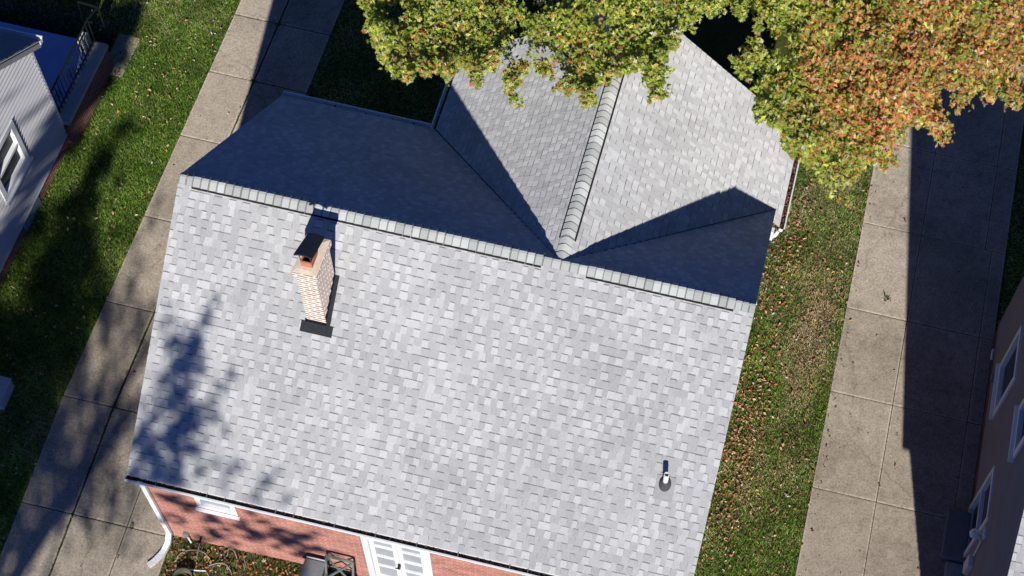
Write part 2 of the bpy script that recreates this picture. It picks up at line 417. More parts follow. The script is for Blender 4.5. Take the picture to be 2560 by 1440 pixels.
# walls with gables
WY = -4.10
mb = MB()
x0, x1 = 0.10, LX-0.12
yb = WB-0.12
def gable(x, f):
    zf = HR-PF*(-WY)-0.06; zb = HR-PB*yb-0.06
    pts = [(x, WY, -0.9), (x, yb, -0.9), (x, yb, zb), (x, 0, HR-0.06), (x, WY, zf)]
    mb.face(pts if f else pts[::-1])
gable(x0, False); gable(x1, True)
zf = HR+PF*WY-0.06
# front wall with openings
def wall_rects(mb, plane, x0, x1, z0, z1, holes, flip=False):
    xs = sorted({x0, x1, *[h[0] for h in holes], *[h[1] for h in holes]}); zs = sorted({z0, z1, *[h[2] for h in holes], *[h[3] for h in holes]})
    for i in range(len(xs)-1):
        for j in range(len(zs)-1):
            cx, cz = (xs[i]+xs[i+1])/2, (zs[j]+zs[j+1])/2
            if any(h[0] < cx < h[1] and h[2] < cz < h[3] for h in holes): continue
            q = [plane(xs[i], zs[j]), plane(xs[i+1], zs[j]), plane(xs[i+1], zs[j+1]), plane(xs[i], zs[j+1])]
            mb.face(q[::-1] if flip else q)
    return mb
fh = [(1.06, 1.80, 1.62, 2.42), (4.07, 5.30, -0.02, 2.2)]
wall_rects(mb, lambda x, z: (x, WY, z), x0, x1, -0.9, zf, fh)
for h in fh:                                        # reveals
    for (a, b) in (((h[0], h[2]), (h[0], h[3])), ((h[1], h[3]), (h[1], h[2])), ((h[0], h[3]), (h[1], h[3])), ((h[1], h[2]), (h[0], h[2]))):
        mb.face([(a[0], WY, a[1]), (b[0], WY, b[1]), (b[0], WY+0.11, b[1]), (a[0], WY+0.11, a[1])])
mb.face([(x0, yb, -0.3), (x0, yb, HEB-0.06), (x1, yb, HEB-0.06), (x1, yb, -0.3)])
cx0, cx1 = XC-WC+0.12, XC+WC-0.14
for x, fl in ((cx0, False), (cx1, True)):
    q = [(x, yb, -0.3), (x, YC-0.1, -0.3), (x, YC-0.1, HEB-0.02), (x, yb, HEB-0.02)]; mb.face(q if fl else q[::-1])
mb.face([(cx1, YC-0.1, -0.3), (cx0, YC-0.1, -0.3), (cx0, YC-0.1, HEB), (XC, YC-0.1, HC-0.08), (cx1, YC-0.1, HEB)])
mb.build('wall', 'brick', house)

def unit(v): v = np.array(v, float); return v/np.linalg.norm(v)
roof = MB()
sf = math.hypot(1, PF); sb = math.hypot(1, PB); sc = math.hypot(1, PC)
shingles(roof, (0, -WF, HEF), (1, 0, 0), unit((0, 1, PF)), [(0, 0), (LX, 0), (LX, WF*sf), (0, WF*sf)], 3)
# back slope: origin at eave, U towards -x, V towards the ridge
tv = (LX-XC)/WC
shingles(roof, (LX, WB, HEB), (-1, 0, 0), unit((0, -1, PB)), [(LX-XC, WB*sb), (LX, WB*sb), (LX, 0), (LX-(XC-WC), 0)], 5, 0.8)
shingles(roof, (LX, WB, HEB), (-1, 0, 0), unit((0, -1, PB)), [(0, WB*sb), (LX-XC, WB*sb), (0, WB*sb*(1-tv))], 6, 0.8)
# cross gable slopes
shingles(roof, (XC-WC, YC, HEB), (0, -1, 0), unit((1, 0, PC)), [(0, 0), (YC-WB, 0), (YC, WC*sc), (0, WC*sc)], 8, 0.9)
shingles(roof, (XC+WC, 0, HEB), (0, 1, 0), unit((-1, 0, PC)), [(0, WC*sc), (tv*WB, (WC-(LX-XC))*sc), (YC, (WC-(LX-XC))*sc), (YC, WC*sc)], 9, 0.9)
shingles(roof, (XC+WC, 0, HEB), (0, 1, 0), unit((-1, 0, PC)), [(3.55, 0), (YC, 0), (YC, (WC-(LX-XC))*sc), (3.55, (WC-(LX-XC))*sc)], 10, 0.9)
# roof deck underside and edges (thin boards below the shingles)
def deck(pts, th=0.05):
    n_ = np.cross(np.array(pts[1])-np.array(pts[0]), np.array(pts[2])-np.array(pts[0])); n_ = n_/np.linalg.norm(n_)
    if n_[2] < 0: n_ = -n_
    roof.prism([np.array(p)-n_*0.016 for p in pts], -n_*th, (0.42, 0.42, 0.43))
deck([(0, -WF, HEF), (LX, -WF, HEF), (LX, 0, HR), (0, 0, HR)])
deck([(0, WB, HEB), (XC-WC, WB, HEB), (XC, 0, HR), (0, 0, HR)])
deck([(LX, 0, HR), (XC, 0, HR), (LX, tv*WB, HR-PB*tv*WB)])
deck([(XC, 0, HC), (XC-WC, WB, HEB), (XC-WC, YC, HEB), (XC, YC, HC)])
deck([(XC, 0, HC), (LX, tv*WB, HC-PC*(LX-XC)), (XC+WC, 3.6, HEB), (XC+WC, YC, HEB), (XC, YC, HC)])
roof_o = roof.build('roof', 'shingle', house)
df = unit((0, -1, -PF)); db = unit((0, 1, -PB)); dl = unit((-1, 0, -PC)); dr = unit((1, 0, -PC))
ridge_caps((0.0, 0, HR), (0.24, 0, HR), df, db, 0.145, 0.004, 2, 'ridge_cap', roof_o, 20)
ridge_caps((0.24, 0, HR), (6.22, 0, HR), df, db, 0.165, 0.032, 43, 'ridge_vent', roof_o, 21)
ridge_caps((6.22, 0, HR), (6.97, 0, HR), df, db, 0.145, 0.006, 5, 'ridge_cap', roof_o, 22)
ridge_caps((6.97, 0, HR), (9.46, 0, HR), df, db, 0.165, 0.032, 18, 'ridge_vent', roof_o, 23)
ridge_caps((9.46, 0, HR), (9.8, 0, HR), df, db, 0.145, 0.004, 3, 'ridge_cap', roof_o, 24)
ridge_caps((XC, 0.5, HC), (XC, YC-0.3, HC), dl, dr, 0.16, 0.032, 36, 'ridge_vent', roof_o, 25)
ridge_caps((XC, 0.06, HC), (XC, 0.5, HC), dl, dr, 0.15, 0.006, 3, 'ridge_cap', roof_o, 26)
for a_, b_, o1_, o2_ in (((XC, 0, HC), (XC-WC, WB, HEB), (-1, 0.0, 0), (1, 0, 0)), ((XC, 0, HC), (LX, tv*WB, HC-PC*(LX-XC)), (-1, 0, 0), (1, 0, 0))):
    a_ = np.array(a_, float); b_ = np.array(b_, float); a_ = a_+(b_-a_)*0.03
    ax_ = unit(b_-a_); nb_ = unit((0, PB, 1)); s1_ = np.cross(ax_, nb_); s1_ *= 1 if s1_[1] < 0 else -1
    mb = MB(); mb.face([a_+nb_*0.018, b_+nb_*0.018, b_+s1_*0.022+nb_*0.016, a_+s1_*0.022+nb_*0.016]); mb.build('valley_seam', 'flash', roof_o)
# rake trim
for x in (0.012, LX-0.012-0.02):
    mb = MB()
    mb.prism([(x, -WF+0.02, HEF-0.20), (x, -WF+0.02, HEF-0.075), (x, 0, HR-0.075), (x, 0, HR-0.22)], (0.02, 0, 0))
    mb.build('rake_board', 'trim', house); mb = MB()
    mb.prism([(x, WB-0.02, HEB-0.20), (x, WB-0.02, HEB-0.075), (x, 0, HR-0.075), (x, 0, HR-0.22)], (0.02, 0, 0))
    mb.build('rake_board', 'trim', house)

def gutter(a, b, outv, parent, litter, seed, hang=0.9, name='gutter'):
    """open channel from a to b; outv = outward unit vector; a/b are at the roof edge"""
    rr = random.Random(seed)
    a = np.array(a, float); b = np.array(b, float); o = np.array(outv, float); L_ = np.linalg.norm(b-a); ax = (b-a)/L_; z = np.array([0, 0, 1.0])
    prof = [o*0.0+z*-0.02, o*0.0-z*0.12, o*0.085-z*0.12, o*0.125-z*0.045, o*0.125-z*0.0, o*0.098-z*0.0, o*0.098-z*0.04, o*0.072-z*0.108, o*0.012-z*0.108, o*0.012-z*0.02]
    mb = MB(); mb.prism([a+p for p in prof], b-a)
    for e, s_ in ((a, 1), (b, -1)): mb.prism([e+p for p in (prof[0], prof[1], prof[2], prof[3], prof[4])], ax*0.004*s_)
    g = mb.build(name, 'white', parent)
    mi = MB(); mi.face([a+o*0.013-z*0.1, b+o*0.013-z*0.1, b+o*0.076-z*0.1, a+o*0.076-z*0.1])
    mi.face([a+o*0.076-z*0.1, b+o*0.076-z*0.1, b+o*0.103-z*0.03, a+o*0.103-z*0.03])
    mi.build('channel_floor', 'gutin', g)
    t = hang*0.6
    while t < L_-0.1:
        p = a+ax*t; hb = MB(); hb.bar(p-z*0.006, p+o*0.11-z*0.006, 0.012, 0.006); t += hang*rr.choice((0.35, 1.0, 1.0, 0.8)); hb.build('hanger', 'galv', g)
    if litter:
        n = int(L_*litter); vs = []; cs = []
        for _ in range(n):
            t = rr.random(); t = min(1, max(0, t)); p = a+(b-a)*t+o*rr.uniform(0.0, 0.1)-z*(rr.uniform(0.0, 0.07) if litter > 200 else rr.uniform(0.035, 0.08))
            vs.append(p); c = rr.choice(((0.14, 0.06, 0.035), (0.22, 0.10, 0.055), (0.07, 0.035, 0.025), (0.35, 0.2, 0.13), (0.05, 0.03, 0.02)))
            cs.append(c)
        tag(scatter_quads('leaf_litter', np.array(vs), 0.045, np.array(cs), 'dry', rr.randint(0, 9999), flat=0.5, parent=g), kind='stuff')
    return g
def scatter_quads(name, P, size, cols, mat, seed, flat=1.0, parent=None, aspect=0.6, svar=0.35):
    """curled leaf faces (two quads folded on a midrib) at the points P"""
    r = np.random.default_rng(seed); n = len(P)
    nrm = r.normal(size=(n, 3)); nrm[:, 2] = np.abs(nrm[:, 2])+flat*2.0; nrm /= np.linalg.norm(nrm, axis=1)[:, None]
    t = np.cross(nrm, r.normal(size=(n, 3))); t /= np.linalg.norm(t, axis=1)[:, None]; s = np.cross(nrm, t)
    L_ = size*(1+svar*r.uniform(-1, 1, n))[:, None]; W_ = L_*aspect*(1+0.3*r.uniform(-1, 1, n))[:, None]
    cu = nrm*L_*r.uniform(0.05, 0.35, n)[:, None]
    A = P-t*L_*0.5; B = P+t*L_*0.5; C_ = P+s*W_*0.5+cu; D = P-s*W_*0.5+cu
    E1 = P+t*L_*0.12+s*W_*0.42+cu*0.8; E2 = P+t*L_*0.12-s*W_*0.42+cu*0.8
    V = np.stack([A, C_-t*L_*0.12, E1, B, A, B, E2, D-t*L_*0.12], 1).reshape(-1, 3)
    return np_mesh(name, V, 4, np.repeat(cols, 2, 0), mat, parent)
gutter((-0.01, -WF+0.005, HEF-0.0), (LX+0.01, -WF+0.005, HEF-0.0), (0, -1, 0), house, 75, 1)
gutter((-0.01, WB-0.005, HEB), (XC-WC-0.1, WB-0.005, HEB), (0, 1, 0), house, 8, 2)
gutter((XC-WC+0.005, YC, HEB), (XC-WC+0.005, WB+0.02, HEB), (-1, 0, 0), house, 6, 3)
gutter((XC+WC-0.005, 3.52, HEB), (XC+WC-0.005, YC, HEB), (1, 0, 0), house, 330, 4)
# eave return box, end cap and the short right downspout
mb = MB(); mb.box(9.70, 9.86, 3.40, 3.53, 2.42, 2.70); mb.build('eave_return', 'white', house, bevel=0.01)
mb = MB(); mb.tube([(9.94, 3.56, 2.56), (9.90, 3.52, 2.45), (9.80, 3.52, 2.3), (9.76, 3.54, 2.1), (9.76, 3.54, 0.25), (9.84, 3.3, 0.08)], 0.034, 6); mb.build('downspout', 'white', house)
# left front downspout with elbow and ribbed shoe
mb = MB()
def rtube(mb, pts, w, h):
    for a, b in zip(pts[:-1], pts[1:]): mb.bar(a, b, w, h, up=(0, 1, 0.001))
rtube(mb, [(0.25, -4.24, 2.55), (0.22, -4.17, 2.40)], 0.085, 0.06)
rtube(mb, [(0.20, -4.145, 2.46), (0.24, -4.145, -0.02)], 0.085, 0.06)
mb.build('downspout', 'white', house, bevel=0.006)
mb = MB(); mb.bar((0.24, -4.14, 0.02), (0.25, -4.30, -0.12), 0.10, 0.085); mb.bar((0.25, -4.26, -0.10), (0.22, -4.42, -0.17), 0.10, 0.075)
pts = [np.array(p) for p in ((0.23, -4.38, -0.17), (0.19, -4.50, -0.20), (0.10, -4.66, -0.235), (0.02, -4.76, -0.25))]
k = 22
for i in range(k):
    t = i/k*(len(pts)-1); j = int(t); p = pts[j]+(pts[j+1]-pts[j])*(t-j); t2 = (i+0.8)/k*(len(pts)-1); j2 = min(int(t2), len(pts)-2); q = pts[j2]+(pts[j2+1]-pts[j2])*(t2-j2)
    mb.bar(p, q, 0.105 if i % 2 else 0.098, 0.075 if i % 2 else 0.068)
mb.build('downspout_shoe', 'white', house)
# window under the front eave
def framed(parent, name, X0, X1, Z0, Z1, y, ox=0, fw=0.07, out=0.03, rows=1, cols=1, sill=True, glassm='glass', axisx=True, sgn=-1, mull=0.03, blind=0.0):
    """window on a wall plane; axisx: wall runs along x at y; else wall runs along y at x=y"""
    def B(mb, a0, a1, d0, d1, z0, z1):
        if axisx: mb.box(a0, a1, min(y+sgn*d0, y+sgn*d1), max(y+sgn*d0, y+sgn*d1), z0, z1)
        else: mb.box(min(y+sgn*d0, y+sgn*d1), max(y+sgn*d0, y+sgn*d1), a0, a1, z0, z1)
    mb = MB()
    B(mb, X0, X1, -0.06, out, Z1-fw, Z1); B(mb, X0, X1, -0.06, out, Z0, Z0+fw)
    B(mb, X0, X0+fw, -0.06, out, Z0+fw, Z1-fw); B(mb, X1-fw, X1, -0.06, out, Z0+fw, Z1-fw)
    wn = mb.build(name, 'white', parent)
    gx0, gx1, gz0, gz1 = X0+fw, X1-fw, Z0+fw, Z1-fw
    mb = MB(); 
    for i in range(1, cols): xx = gx0+(gx1-gx0)*i/cols; B(mb, xx-mull/2, xx+mull/2, -0.045, out-0.012, gz0, gz1)
    for j in range(1, rows): zz = gz0+(gz1-gz0)*j/rows; B(mb, gx0, gx1, -0.045, out-0.008, zz-mull/2, zz+mull/2)
    if mb.f: mb.build('sash', 'white', wn)
    mb = MB(); B(mb, gx0, gx1, -0.05, -0.04, gz0, gz1); mb.build('pane', glassm, wn)
    if blind: 
        mb = MB(); B(mb, gx0+0.01, gx1-0.01, -0.039, -0.034, gz1-(gz1-gz0)*blind, gz1); mb.build('blind', 'blind', wn)
    if sill:
        mb = MB(); B(mb, X0-0.03, X1+0.03, -0.02, out+0.06, Z0-0.05, Z0-0.003); mb.build('sill', 'white', wn)
    return wn
framed(house, 'window', 1.06, 1.80, 1.62, 2.42, WY+0.03, fw=0.10, rows=2, blind=0.0, out=0.02, glassm='blind')
# french door
mb = MB(); X0, X1, Z0, Z1 = 4.07, 5.30, -0.02, 2.2
for a in ((X0, X0+0.11, Z0, Z1), (X1-0.11, X1, Z0, Z1)): mb.box(a[0], a[1], WY-0.03, WY+0.1, a[2], a[3])
mb.box(X0+0.11, X1-0.11, WY-0.03, WY+0.1, Z1-0.1, Z1)
door = mb.build('double_door', 'white', house)
for k_, (a, b) in enumerate(((X0+0.115, 4.682), (4.688, X1-0.115))):
    mb = MB(); z0 = 0.02; z1 = Z1-0.105; y0, y1 = WY+0.02, WY+0.07
    st = 0.085
    mb.box(a, a+st, y0, y1, z0, z1); mb.box(b-st, b, y0, y1, z0, z1); mb.box(a+st, b-st, y0, y1, z0, z0+0.22); mb.box(a+st, b-st, y0, y1, z1-0.09, z1)
    for zz in (0.75, 1.22, 1.69): mb.box(a+st, b-st, y0+0.004, y1, zz-0.035, zz+0.035)
    leafd = mb.build('door_leaf', 'white', door)
    mb = MB()
    zs = [z0+0.22, 0.715, 0.785, 1.185, 1.255, 1.655, 1.725, z1-0.09]
    for i in range(0, 8, 2): mb.box(a+st, b-st, y1-0.02, y1-0.01, zs[i], zs[i+1])
    mb.build('pane', 'blind', leafd)
mb = MB(); mb.box(4.66, 4.70, WY-0.05, WY+0.02, 0.98, 1.1); mb.tube([(4.68, WY-0.05, 1.04), (4.62, WY-0.06, 1.04)], 0.012, 6); mb.build('handle', 'iron', door)
mb = MB(); mb.box(3.95, 5.5, WY-0.42, WY-0.005, -0.28, -0.04); mb.build('door_step', 'stone', house, bevel=0.015)
mb = MB(); mb.box(3.55, 3.95, WY-0.35, WY-0.005, -0.28, -0.09); mb.build('door_step', 'stone', house, bevel=0.015)
# vent hood and pipes low on the front wall
mb = MB(); mb.box(0.52, 0.63, WY-0.07, WY-0.004, 0.06, 0.15); mb.build('vent_hood', 'galv', house, bevel=0.01)
mb = MB(); mb.tube([(0.60, WY-0.05, 0.05), (0.64, WY-0.07, -0.24)], 0.018, 8); mb.build('drain_pipe', 'white', house)
mb = MB(); mb.tube([(0.86, WY-0.03, 0.1), (0.86, WY-0.10, 0.1), (0.845, WY-0.12, 0.06)], 0.02, 8); mb.box(0.83, 0.89, WY-0.12, WY-0.09, 0.11, 0.13); mb.build('hose_tap', 'iron', house)

# chimney
CH = (2.555, 2.885, -1.51, -0.87)
def rz(y): return HR+PF*y
mb = MB(); mb.box(CH[0], CH[1], CH[2], CH[3], 4.2, 6.03); mb.box(CH[0]-0.02, CH[1]+0.02, CH[2]-0.02, CH[3]+0.02, 6.03, 6.08)
mb.box(CH[0]-0.04, CH[1]+0.04, CH[2]-0.04, CH[3]+0.04, 6.08, 6.20)
chim = mb.build('chimney', 'chbrick', house)
mb = MB(); a0, a1, b0, b1 = CH[0]-0.035, CH[1]+0.035, CH[2]-0.035, CH[3]+0.035
mb.prism([(a0, b0, 6.2), (a1, b0, 6.2), (a1, b1, 6.2), (a0, b1, 6.2)], (0, 0, 0.012))
t0 = [(a0, b0, 6.212), (a1, b0, 6.212), (a1, b1, 6.212), (a0, b1, 6.212)]; t1 = [(a0+.06, b0+.06, 6.25), (a1-.1, b0+.06, 6.25), (a1-.1, b1-.1, 6.25), (a0+.06, b1-.1, 6.25)]
for i in range(4): mb.face([t0[i], t0[(i+1) % 4], t1[(i+1) % 4], t1[i]])
mb.face(t1); mb.build('crown', 'cream', chim)
mb = MB(); fx0, fx1, fy0, fy1 = 2.63, 2.82, -1.43, -1.18
mb.box(fx0, fx1, fy0, fy0+0.022, 6.2, 6.38); mb.box(fx0, fx1, fy1-0.022, fy1, 6.2, 6.38); mb.box(fx0, fx0+0.022, fy0+0.022, fy1-0.022, 6.2, 6.38); mb.box(fx1-0.022, fx1, fy0+0.022, fy1-0.022, 6.2, 6.38)
mb.build('flue', 'terra', chim)
mb = MB(); mb.box(fx0+.022, fx1-.022, fy0+.022, fy1-.022, 6.2, 6.27); mb.build('flue_hole', 'black', chim)
# sheet-metal hood sloping away from the front
mb = MB()
hx0, hx1 = 2.57, 2.88
prof = []
for i in range(9):
    t = i/8; x = hx0+(hx1-hx0)*t; prof.append((x, -1.47, 6.64+0.045*math.sin(math.pi*t)))
back = [(p[0]+0.0-0.03*(j/8-0.5), -0.90, p[2]-0.26) for j, p in enumerate(prof)]
for i in range(8):
    mb.face([prof[i], prof[i+1], back[i+1], back[i]])
    dn = lambda p: (p[0], p[1], p[2]-0.012)
    mb.face([dn(prof[i+1]), dn(prof[i]), dn(back[i]), dn(back[i+1])])
    mb.face([(prof[i][0], prof[i][1]-0.004, prof[i][2]-0.035), (prof[i+1][0], prof[i+1][1]-0.004, prof[i+1][2]-0.035), (prof[i+1][0], prof[i+1][1]-0.004, prof[i+1][2]+0.003), (prof[i][0], prof[i][1]-0.004, prof[i][2]+0.003)])
for x in (2.64, 2.81): mb.bar((x, -1.42, 6.40), (x, -1.43, 6.64), 0.015, 0.004)
mb.build('rain_hood', 'dark', chim, smooth=False)
# flashing: apron in front, step flashing along the right side
n_f = unit((0, -PF, 1)); vf = unit((0, 1, PF))
mb = MB()
def onroof(x, y, h=0.0): return np.array([x, y, rz(y)])+n_f*h
mb.prism([onroof(2.47, -1.68, 0.016), onroof(3.02, -1.68, 0.016), onroof(3.02, -1.535, 0.02), onroof(2.47, -1.535, 0.02)], n_f*0.004)
mb.prism([onroof(2.53, -1.535, 0.02), onroof(2.90, -1.535, 0.02), onroof(2.90, -1.535, 0.10)+np.array([0, 0.02, 0]), onroof(2.53, -1.535, 0.10)+np.array([0, 0.02, 0])], (0, 0.004, 0))
mb.prism([onroof(2.89, -1.54, 0.018), onroof(2.96, -1.54, 0.018), onroof(2.96, -0.84, 0.018), onroof(2.89, -0.84, 0.018)], n_f*0.003)
y = -1.5
while y < -0.9:
    mb.prism([(2.888, y, rz(y)), (2.888, y+0.125, rz(y+0.125)), (2.888, y+0.125, rz(y+0.125)+0.12), (2.888, y, rz(y+0.125)+0.12)], (0.003, 0, 0)); y += 0.128
mb.build('flashing', 'flash', chim)

# plumbing vent
mb = MB(); mb.prism([onroof(8.84, -2.82, 0.014), onroof(9.16, -2.82, 0.014), onroof(9.16, -2.48, 0.014), onroof(8.84, -2.48, 0.014)], n_f*0.003)
plate = mb.build('vent_flashing', plain('grey_plate', (0.26, 0.26, 0.27), 0.6), house)
ring = MB(); zc = rz(-2.60); n = 20
def circ(r, z, tilt): return [(8.99+r*math.cos(2*math.pi*i/n), -2.60+r*math.sin(2*math.pi*i/n), z+tilt*PF*r*math.sin(2*math.pi*i/n)) for i in range(n)]
c0, c1, c2 = circ(0.105, zc+0.02, 1), circ(0.095, zc+0.07, 0.7), circ(0.05, zc+0.15, 0)
for A_, B_ in ((c0, c1), (c1, c2)):
    for i in range(n): ring.face([A_[i], A_[(i+1) % n], B_[(i+1) % n], B_[i]])
ring.build('rubber_boot', 'rubber', plate, smooth=True)
tb = MB(); o_, i_ = circ(0.045, zc+0.42, 0), circ(0.036, zc+0.42, 0); ob, ib = circ(0.045, zc, 0), circ(0.036, zc+0.1, 0)
for i in range(n):
    j = (i+1) % n; tb.face([ob[i], ob[j], o_[j], o_[i]]); tb.face([o_[i], o_[j], i_[j], i_[i]]); tb.face([i_[i], i_[j], ib[j], ib[i]])
vp = tb.build('vent_pipe', 'pvc', plate)
mb = MB(); mb.face(circ(0.0355, zc+0.30, 0)); mb.build('pipe_bore', 'black', plate)
adopt(house)

# ------------------------------------------------------------------ left house
def lap_siding(mb, x, sgn, outline_top, y0, y1, z0, holes, expo=0.10, proud=0.02):
    """lap siding on the plane x; each board tilts out 12 mm. outline_top(y) gives the top"""
    z = z0; zmax = max(outline_top(y0), outline_top(y1), outline_top((y0+y1)/2), outline_top(-0.3))
    while z < zmax:
        zt = z+expo; segs = []
        ys = sorted({y0, y1, *[h[0] for h in holes], *[h[1] for h in holes], *np.linspace(y0, y1, 90)})
        for i in range(len(ys)-1):
            a, b = ys[i], ys[i+1]; c = (a+b)/2; tp = outline_top(c)
            if z >= tp: continue
            if any(h[0] <= c <= h[1] and h[2] < z+expo/2 < h[3] for h in holes): continue
            tz = min(zt, tp)
            o1, o2 = sgn*proud, sgn*0.002
            mb.face([(x+o1, a, z), (x+o1, b, z), (x+o2, b, tz), (x+o2, a, tz)])
            mb.face([(x+o2*0.5, a, z), (x+o2*0.5, b, z), (x+o1, b, z), (x+o1, a, z)])
        z = zt
lh = empty('siding_house', (-8, -0.3, 0), 'pale grey vinyl sided house at the left edge with shaded roof and rear porch', 'house')
ltop = lambda y: 3.30+0.71*(3.53-y) if y > -0.35 else 3.30+0.71*(3.53+0.35)+0.71*(y+0.35)
mb = MB(); LW = [(1.06, 2.16, 1.42, 2.66)]
lap_siding(mb, -4.75, 1, ltop, -4.3, 3.45, 0.36, LW, 0.12, 0.042)
mb.build('wall', 'siding', lh)
mb = MB(); mb.face([(-4.75, 3.45, 0.3), (-12, 3.45, 0.3), (-12, 3.45, 3.3), (-4.75, 3.45, 3.3)]); mb.build('wall', 'siding', lh); mb = MB()
mb.face([(-4.75, -4.3, 0.3), (-12, -4.3, 0.3), (-12, -4.3, 3.2), (-4.75, -4.3, 3.2)][::-1]); mb.build('wall', 'siding', lh)
mb = MB(); mb.box(-12, -4.765, -4.28, 3.43, -0.6, 0.36); mb.build('foundation', 'dbrick', lh)
mb = MB(); mb.box(-4.79, -4.72, 3.40, 3.49, 0.34, 3.12); mb.build('corner_trim', 'trim', lh)
framed(lh, 'window', 1.06, 2.16, 1.42, 2.66, -4.75, fw=0.12, out=0.055, rows=2, axisx=False, sgn=1, mull=0.06)
mb = MB(); mb.box(-4.77, -4.752, 1.25, 1.98, -0.02, 0.32); bw = mb.build('basement_window', plain('glass_block', (0.22, 0.27, 0.32), 0.3, 0, 0.5, 9, 0.4), lh)
roofl = MB(); sl = math.hypot(1, 0.71)
shingles(roofl, (-4.6, 3.62, 3.31), (-1, 0, 0), unit((0, -1, 0.71)), [(0, 0), (7.5, 0), (7.5, 3.97*sl), (0, 3.97*sl)], 30, 0.5)
zr = 3.31+0.71*3.97
shingles(roofl, (-12.1, -4.32, zr-0.71*3.97), (1, 0, 0), unit((0, 1, 0.71)), [(0, 0), (7.5, 0), (7.5, 3.97*sl), (0, 3.97*sl)], 31, 0.5)
def deck2(mbx, pts, th=0.05):
    n_ = np.cross(np.array(pts[1])-np.array(pts[0]), np.array(pts[2])-np.array(pts[0])); n_ = n_/np.linalg.norm(n_)
    if n_[2] < 0: n_ = -n_
    mbx.prism([np.array(p)-n_*0.016 for p in pts], -n_*th, (0.3, 0.3, 0.3))
deck2(roofl, [(-4.6, 3.62, 3.31), (-12.1, 3.62, 3.31), (-12.1, -0.35, zr), (-4.6, -0.35, zr)])
deck2(roofl, [(-4.6, -4.32, 3.31), (-12.1, -4.32, 3.31), (-12.1, -0.35, zr), (-4.6, -0.35, zr)])
roofl.build('roof', plain('dark_shingle', (0.24, 0.25, 0.27), 0.9, 0, 0.1, 30, 0.25), lh)
mb = MB(); mb.prism([(-4.635, 3.62, 3.10), (-4.635, 3.62, 3.26), (-4.635, -0.35, zr-0.05), (-4.635, -0.35, zr-0.22)], (0.035, 0, 0))
mb.prism([(-4.635, -4.3, 3.10), (-4.635, -4.3, 3.26), (-4.635, -0.35, zr-0.05), (-4.635, -0.35, zr-0.22)], (0.035, 0, 0)); mb.build('rake_board', plain('rake_grey', (0.33, 0.33, 0.32), 0.6), lh)
mb = MB(); mb.face([(-4.75, 3.62, 3.12), (-4.64, 3.62, 3.12), (-4.64, -0.35, zr-0.2), (-4.75, -0.35, zr-0.2)]); mb.build('soffit', plain('soffit_grey', (0.2, 0.2, 0.2), 0.7), lh)
gutter((-4.58, 3.62, 3.29), (-12, 3.62, 3.29), (0, 1, 0), lh, 0, 40)
# porch
mb = MB(); mb.box(-12, -4.9, 3.46, 5.68, 0.5, 0.6); porch = mb.build('porch', 'porchfloor', lh)
mb = MB(); mb.box(-4.95, -4.63, 3.46, 5.6, -0.3, 0.66); mb.box(-12, -4.95, 5.45, 5.6, -0.3, 0.5); mb.build('porch_wall', 'dbrick', porch)
mb = MB(); mb.box(-4.93, -4.60, 3.50, 5.62, 0.662, 0.76); mb.build('coping', 'stone', porch, bevel=0.03)
mb = MB()
xr_ = -4.86
mb.bar((xr_, 3.5, 1.5), (xr_, 5.6, 1.5), 0.03, 0.03); mb.bar((xr_, 3.5, 0.88), (xr_, 5.6, 0.88), 0.025, 0.02)
yy = 3.58; i = 0
while yy < 5.6:
    mb.bar((xr_, yy, 0.76), (xr_, yy, 1.5), 0.016, 0.016)
    if i % 5 == 2:
        for s_ in (-1, 1): mb.tube([(xr_, yy+s_*(0.05+0.035*math.cos(t)), 1.18+0.12*math.sin(t)) for t in np.linspace(0, 6.28, 10)], 0.008, 5)
    yy += 0.125; i += 1
mb.bar((xr_, 5.6, 1.5), (xr_, 6.05, 1.35), 0.03, 0.03); mb.bar((xr_, 6.05, 1.35), (xr_-0.45, 6.08, 1.35), 0.03, 0.03); mb.bar((xr_, 6.05, 1.35), (xr_, 6.05, 0.0), 0.02, 0.02); mb.bar((xr_-0.45, 6.08, 1.35), (xr_-0.45, 5.95, 0.0), 0.02, 0.02)
mb.build('railing', 'iron', porch)
mb = MB(); mb.box(-5.12, -5.0, 5.35, 5.62, 0.6, 1.0); mb.build('rail_post', 'stone', porch, bevel=0.01)
adopt(lh)

# ------------------------------------------------------------------ right house
rh = empty('siding_house', (19, -0.6, 0), 'tall taupe sided house at the right edge with pale shingled roof and side door', 'house')
RS, RE, RYF, RYP = 0.69, 3.62, -4.95, -0.6
rtop = lambda y: RE+RS*(y-RYF) if y < RYP else RE+RS*(RYP-RYF)-RS*(y-RYP)
XR = 14.73
RH = [(1.40, 2.50, 1.27, 2.86), (-0.62, 0.42, 3.62, 4.5), (-1.12, -0.02, -0.1, 2.05)]
mb = MB(); lap_siding(mb, XR, -1, rtop, -4.95, 3.95, 0.40, RH, 0.105); mb.build('wall', 'tsiding', rh)
mb = MB(); mb.face([(XR, 3.95, 0), (23, 3.95, 0), (23, 3.95, 3.2), (XR, 3.95, 3.2)]); mb.build('wall', 'tsiding', rh); mb = MB(); mb.face([(XR, -4.95, 0), (23, -4.95, 0), (23, -4.95, 3.5), (XR, -4.95, 3.5)])
mb.build('wall', 'tsiding', rh)
mb = MB(); wall_rects(mb, lambda y, z: (XR-0.004, y, z), -4.95, 3.95, -0.5, 0.40, [(-1.12, -0.02, -0.1, 0.40)], True); mb.build('foundation', 'dbrick', rh)
framed(rh, 'window', 1.36, 2.52, 1.26, 2.88, XR, fw=0.11, out=0.05, rows=1, axisx=False, sgn=-1)
framed(rh, 'window', -0.62, 0.42, 3.6, 4.5, XR, fw=0.12, out=0.05, rows=1, axisx=False, sgn=-1)
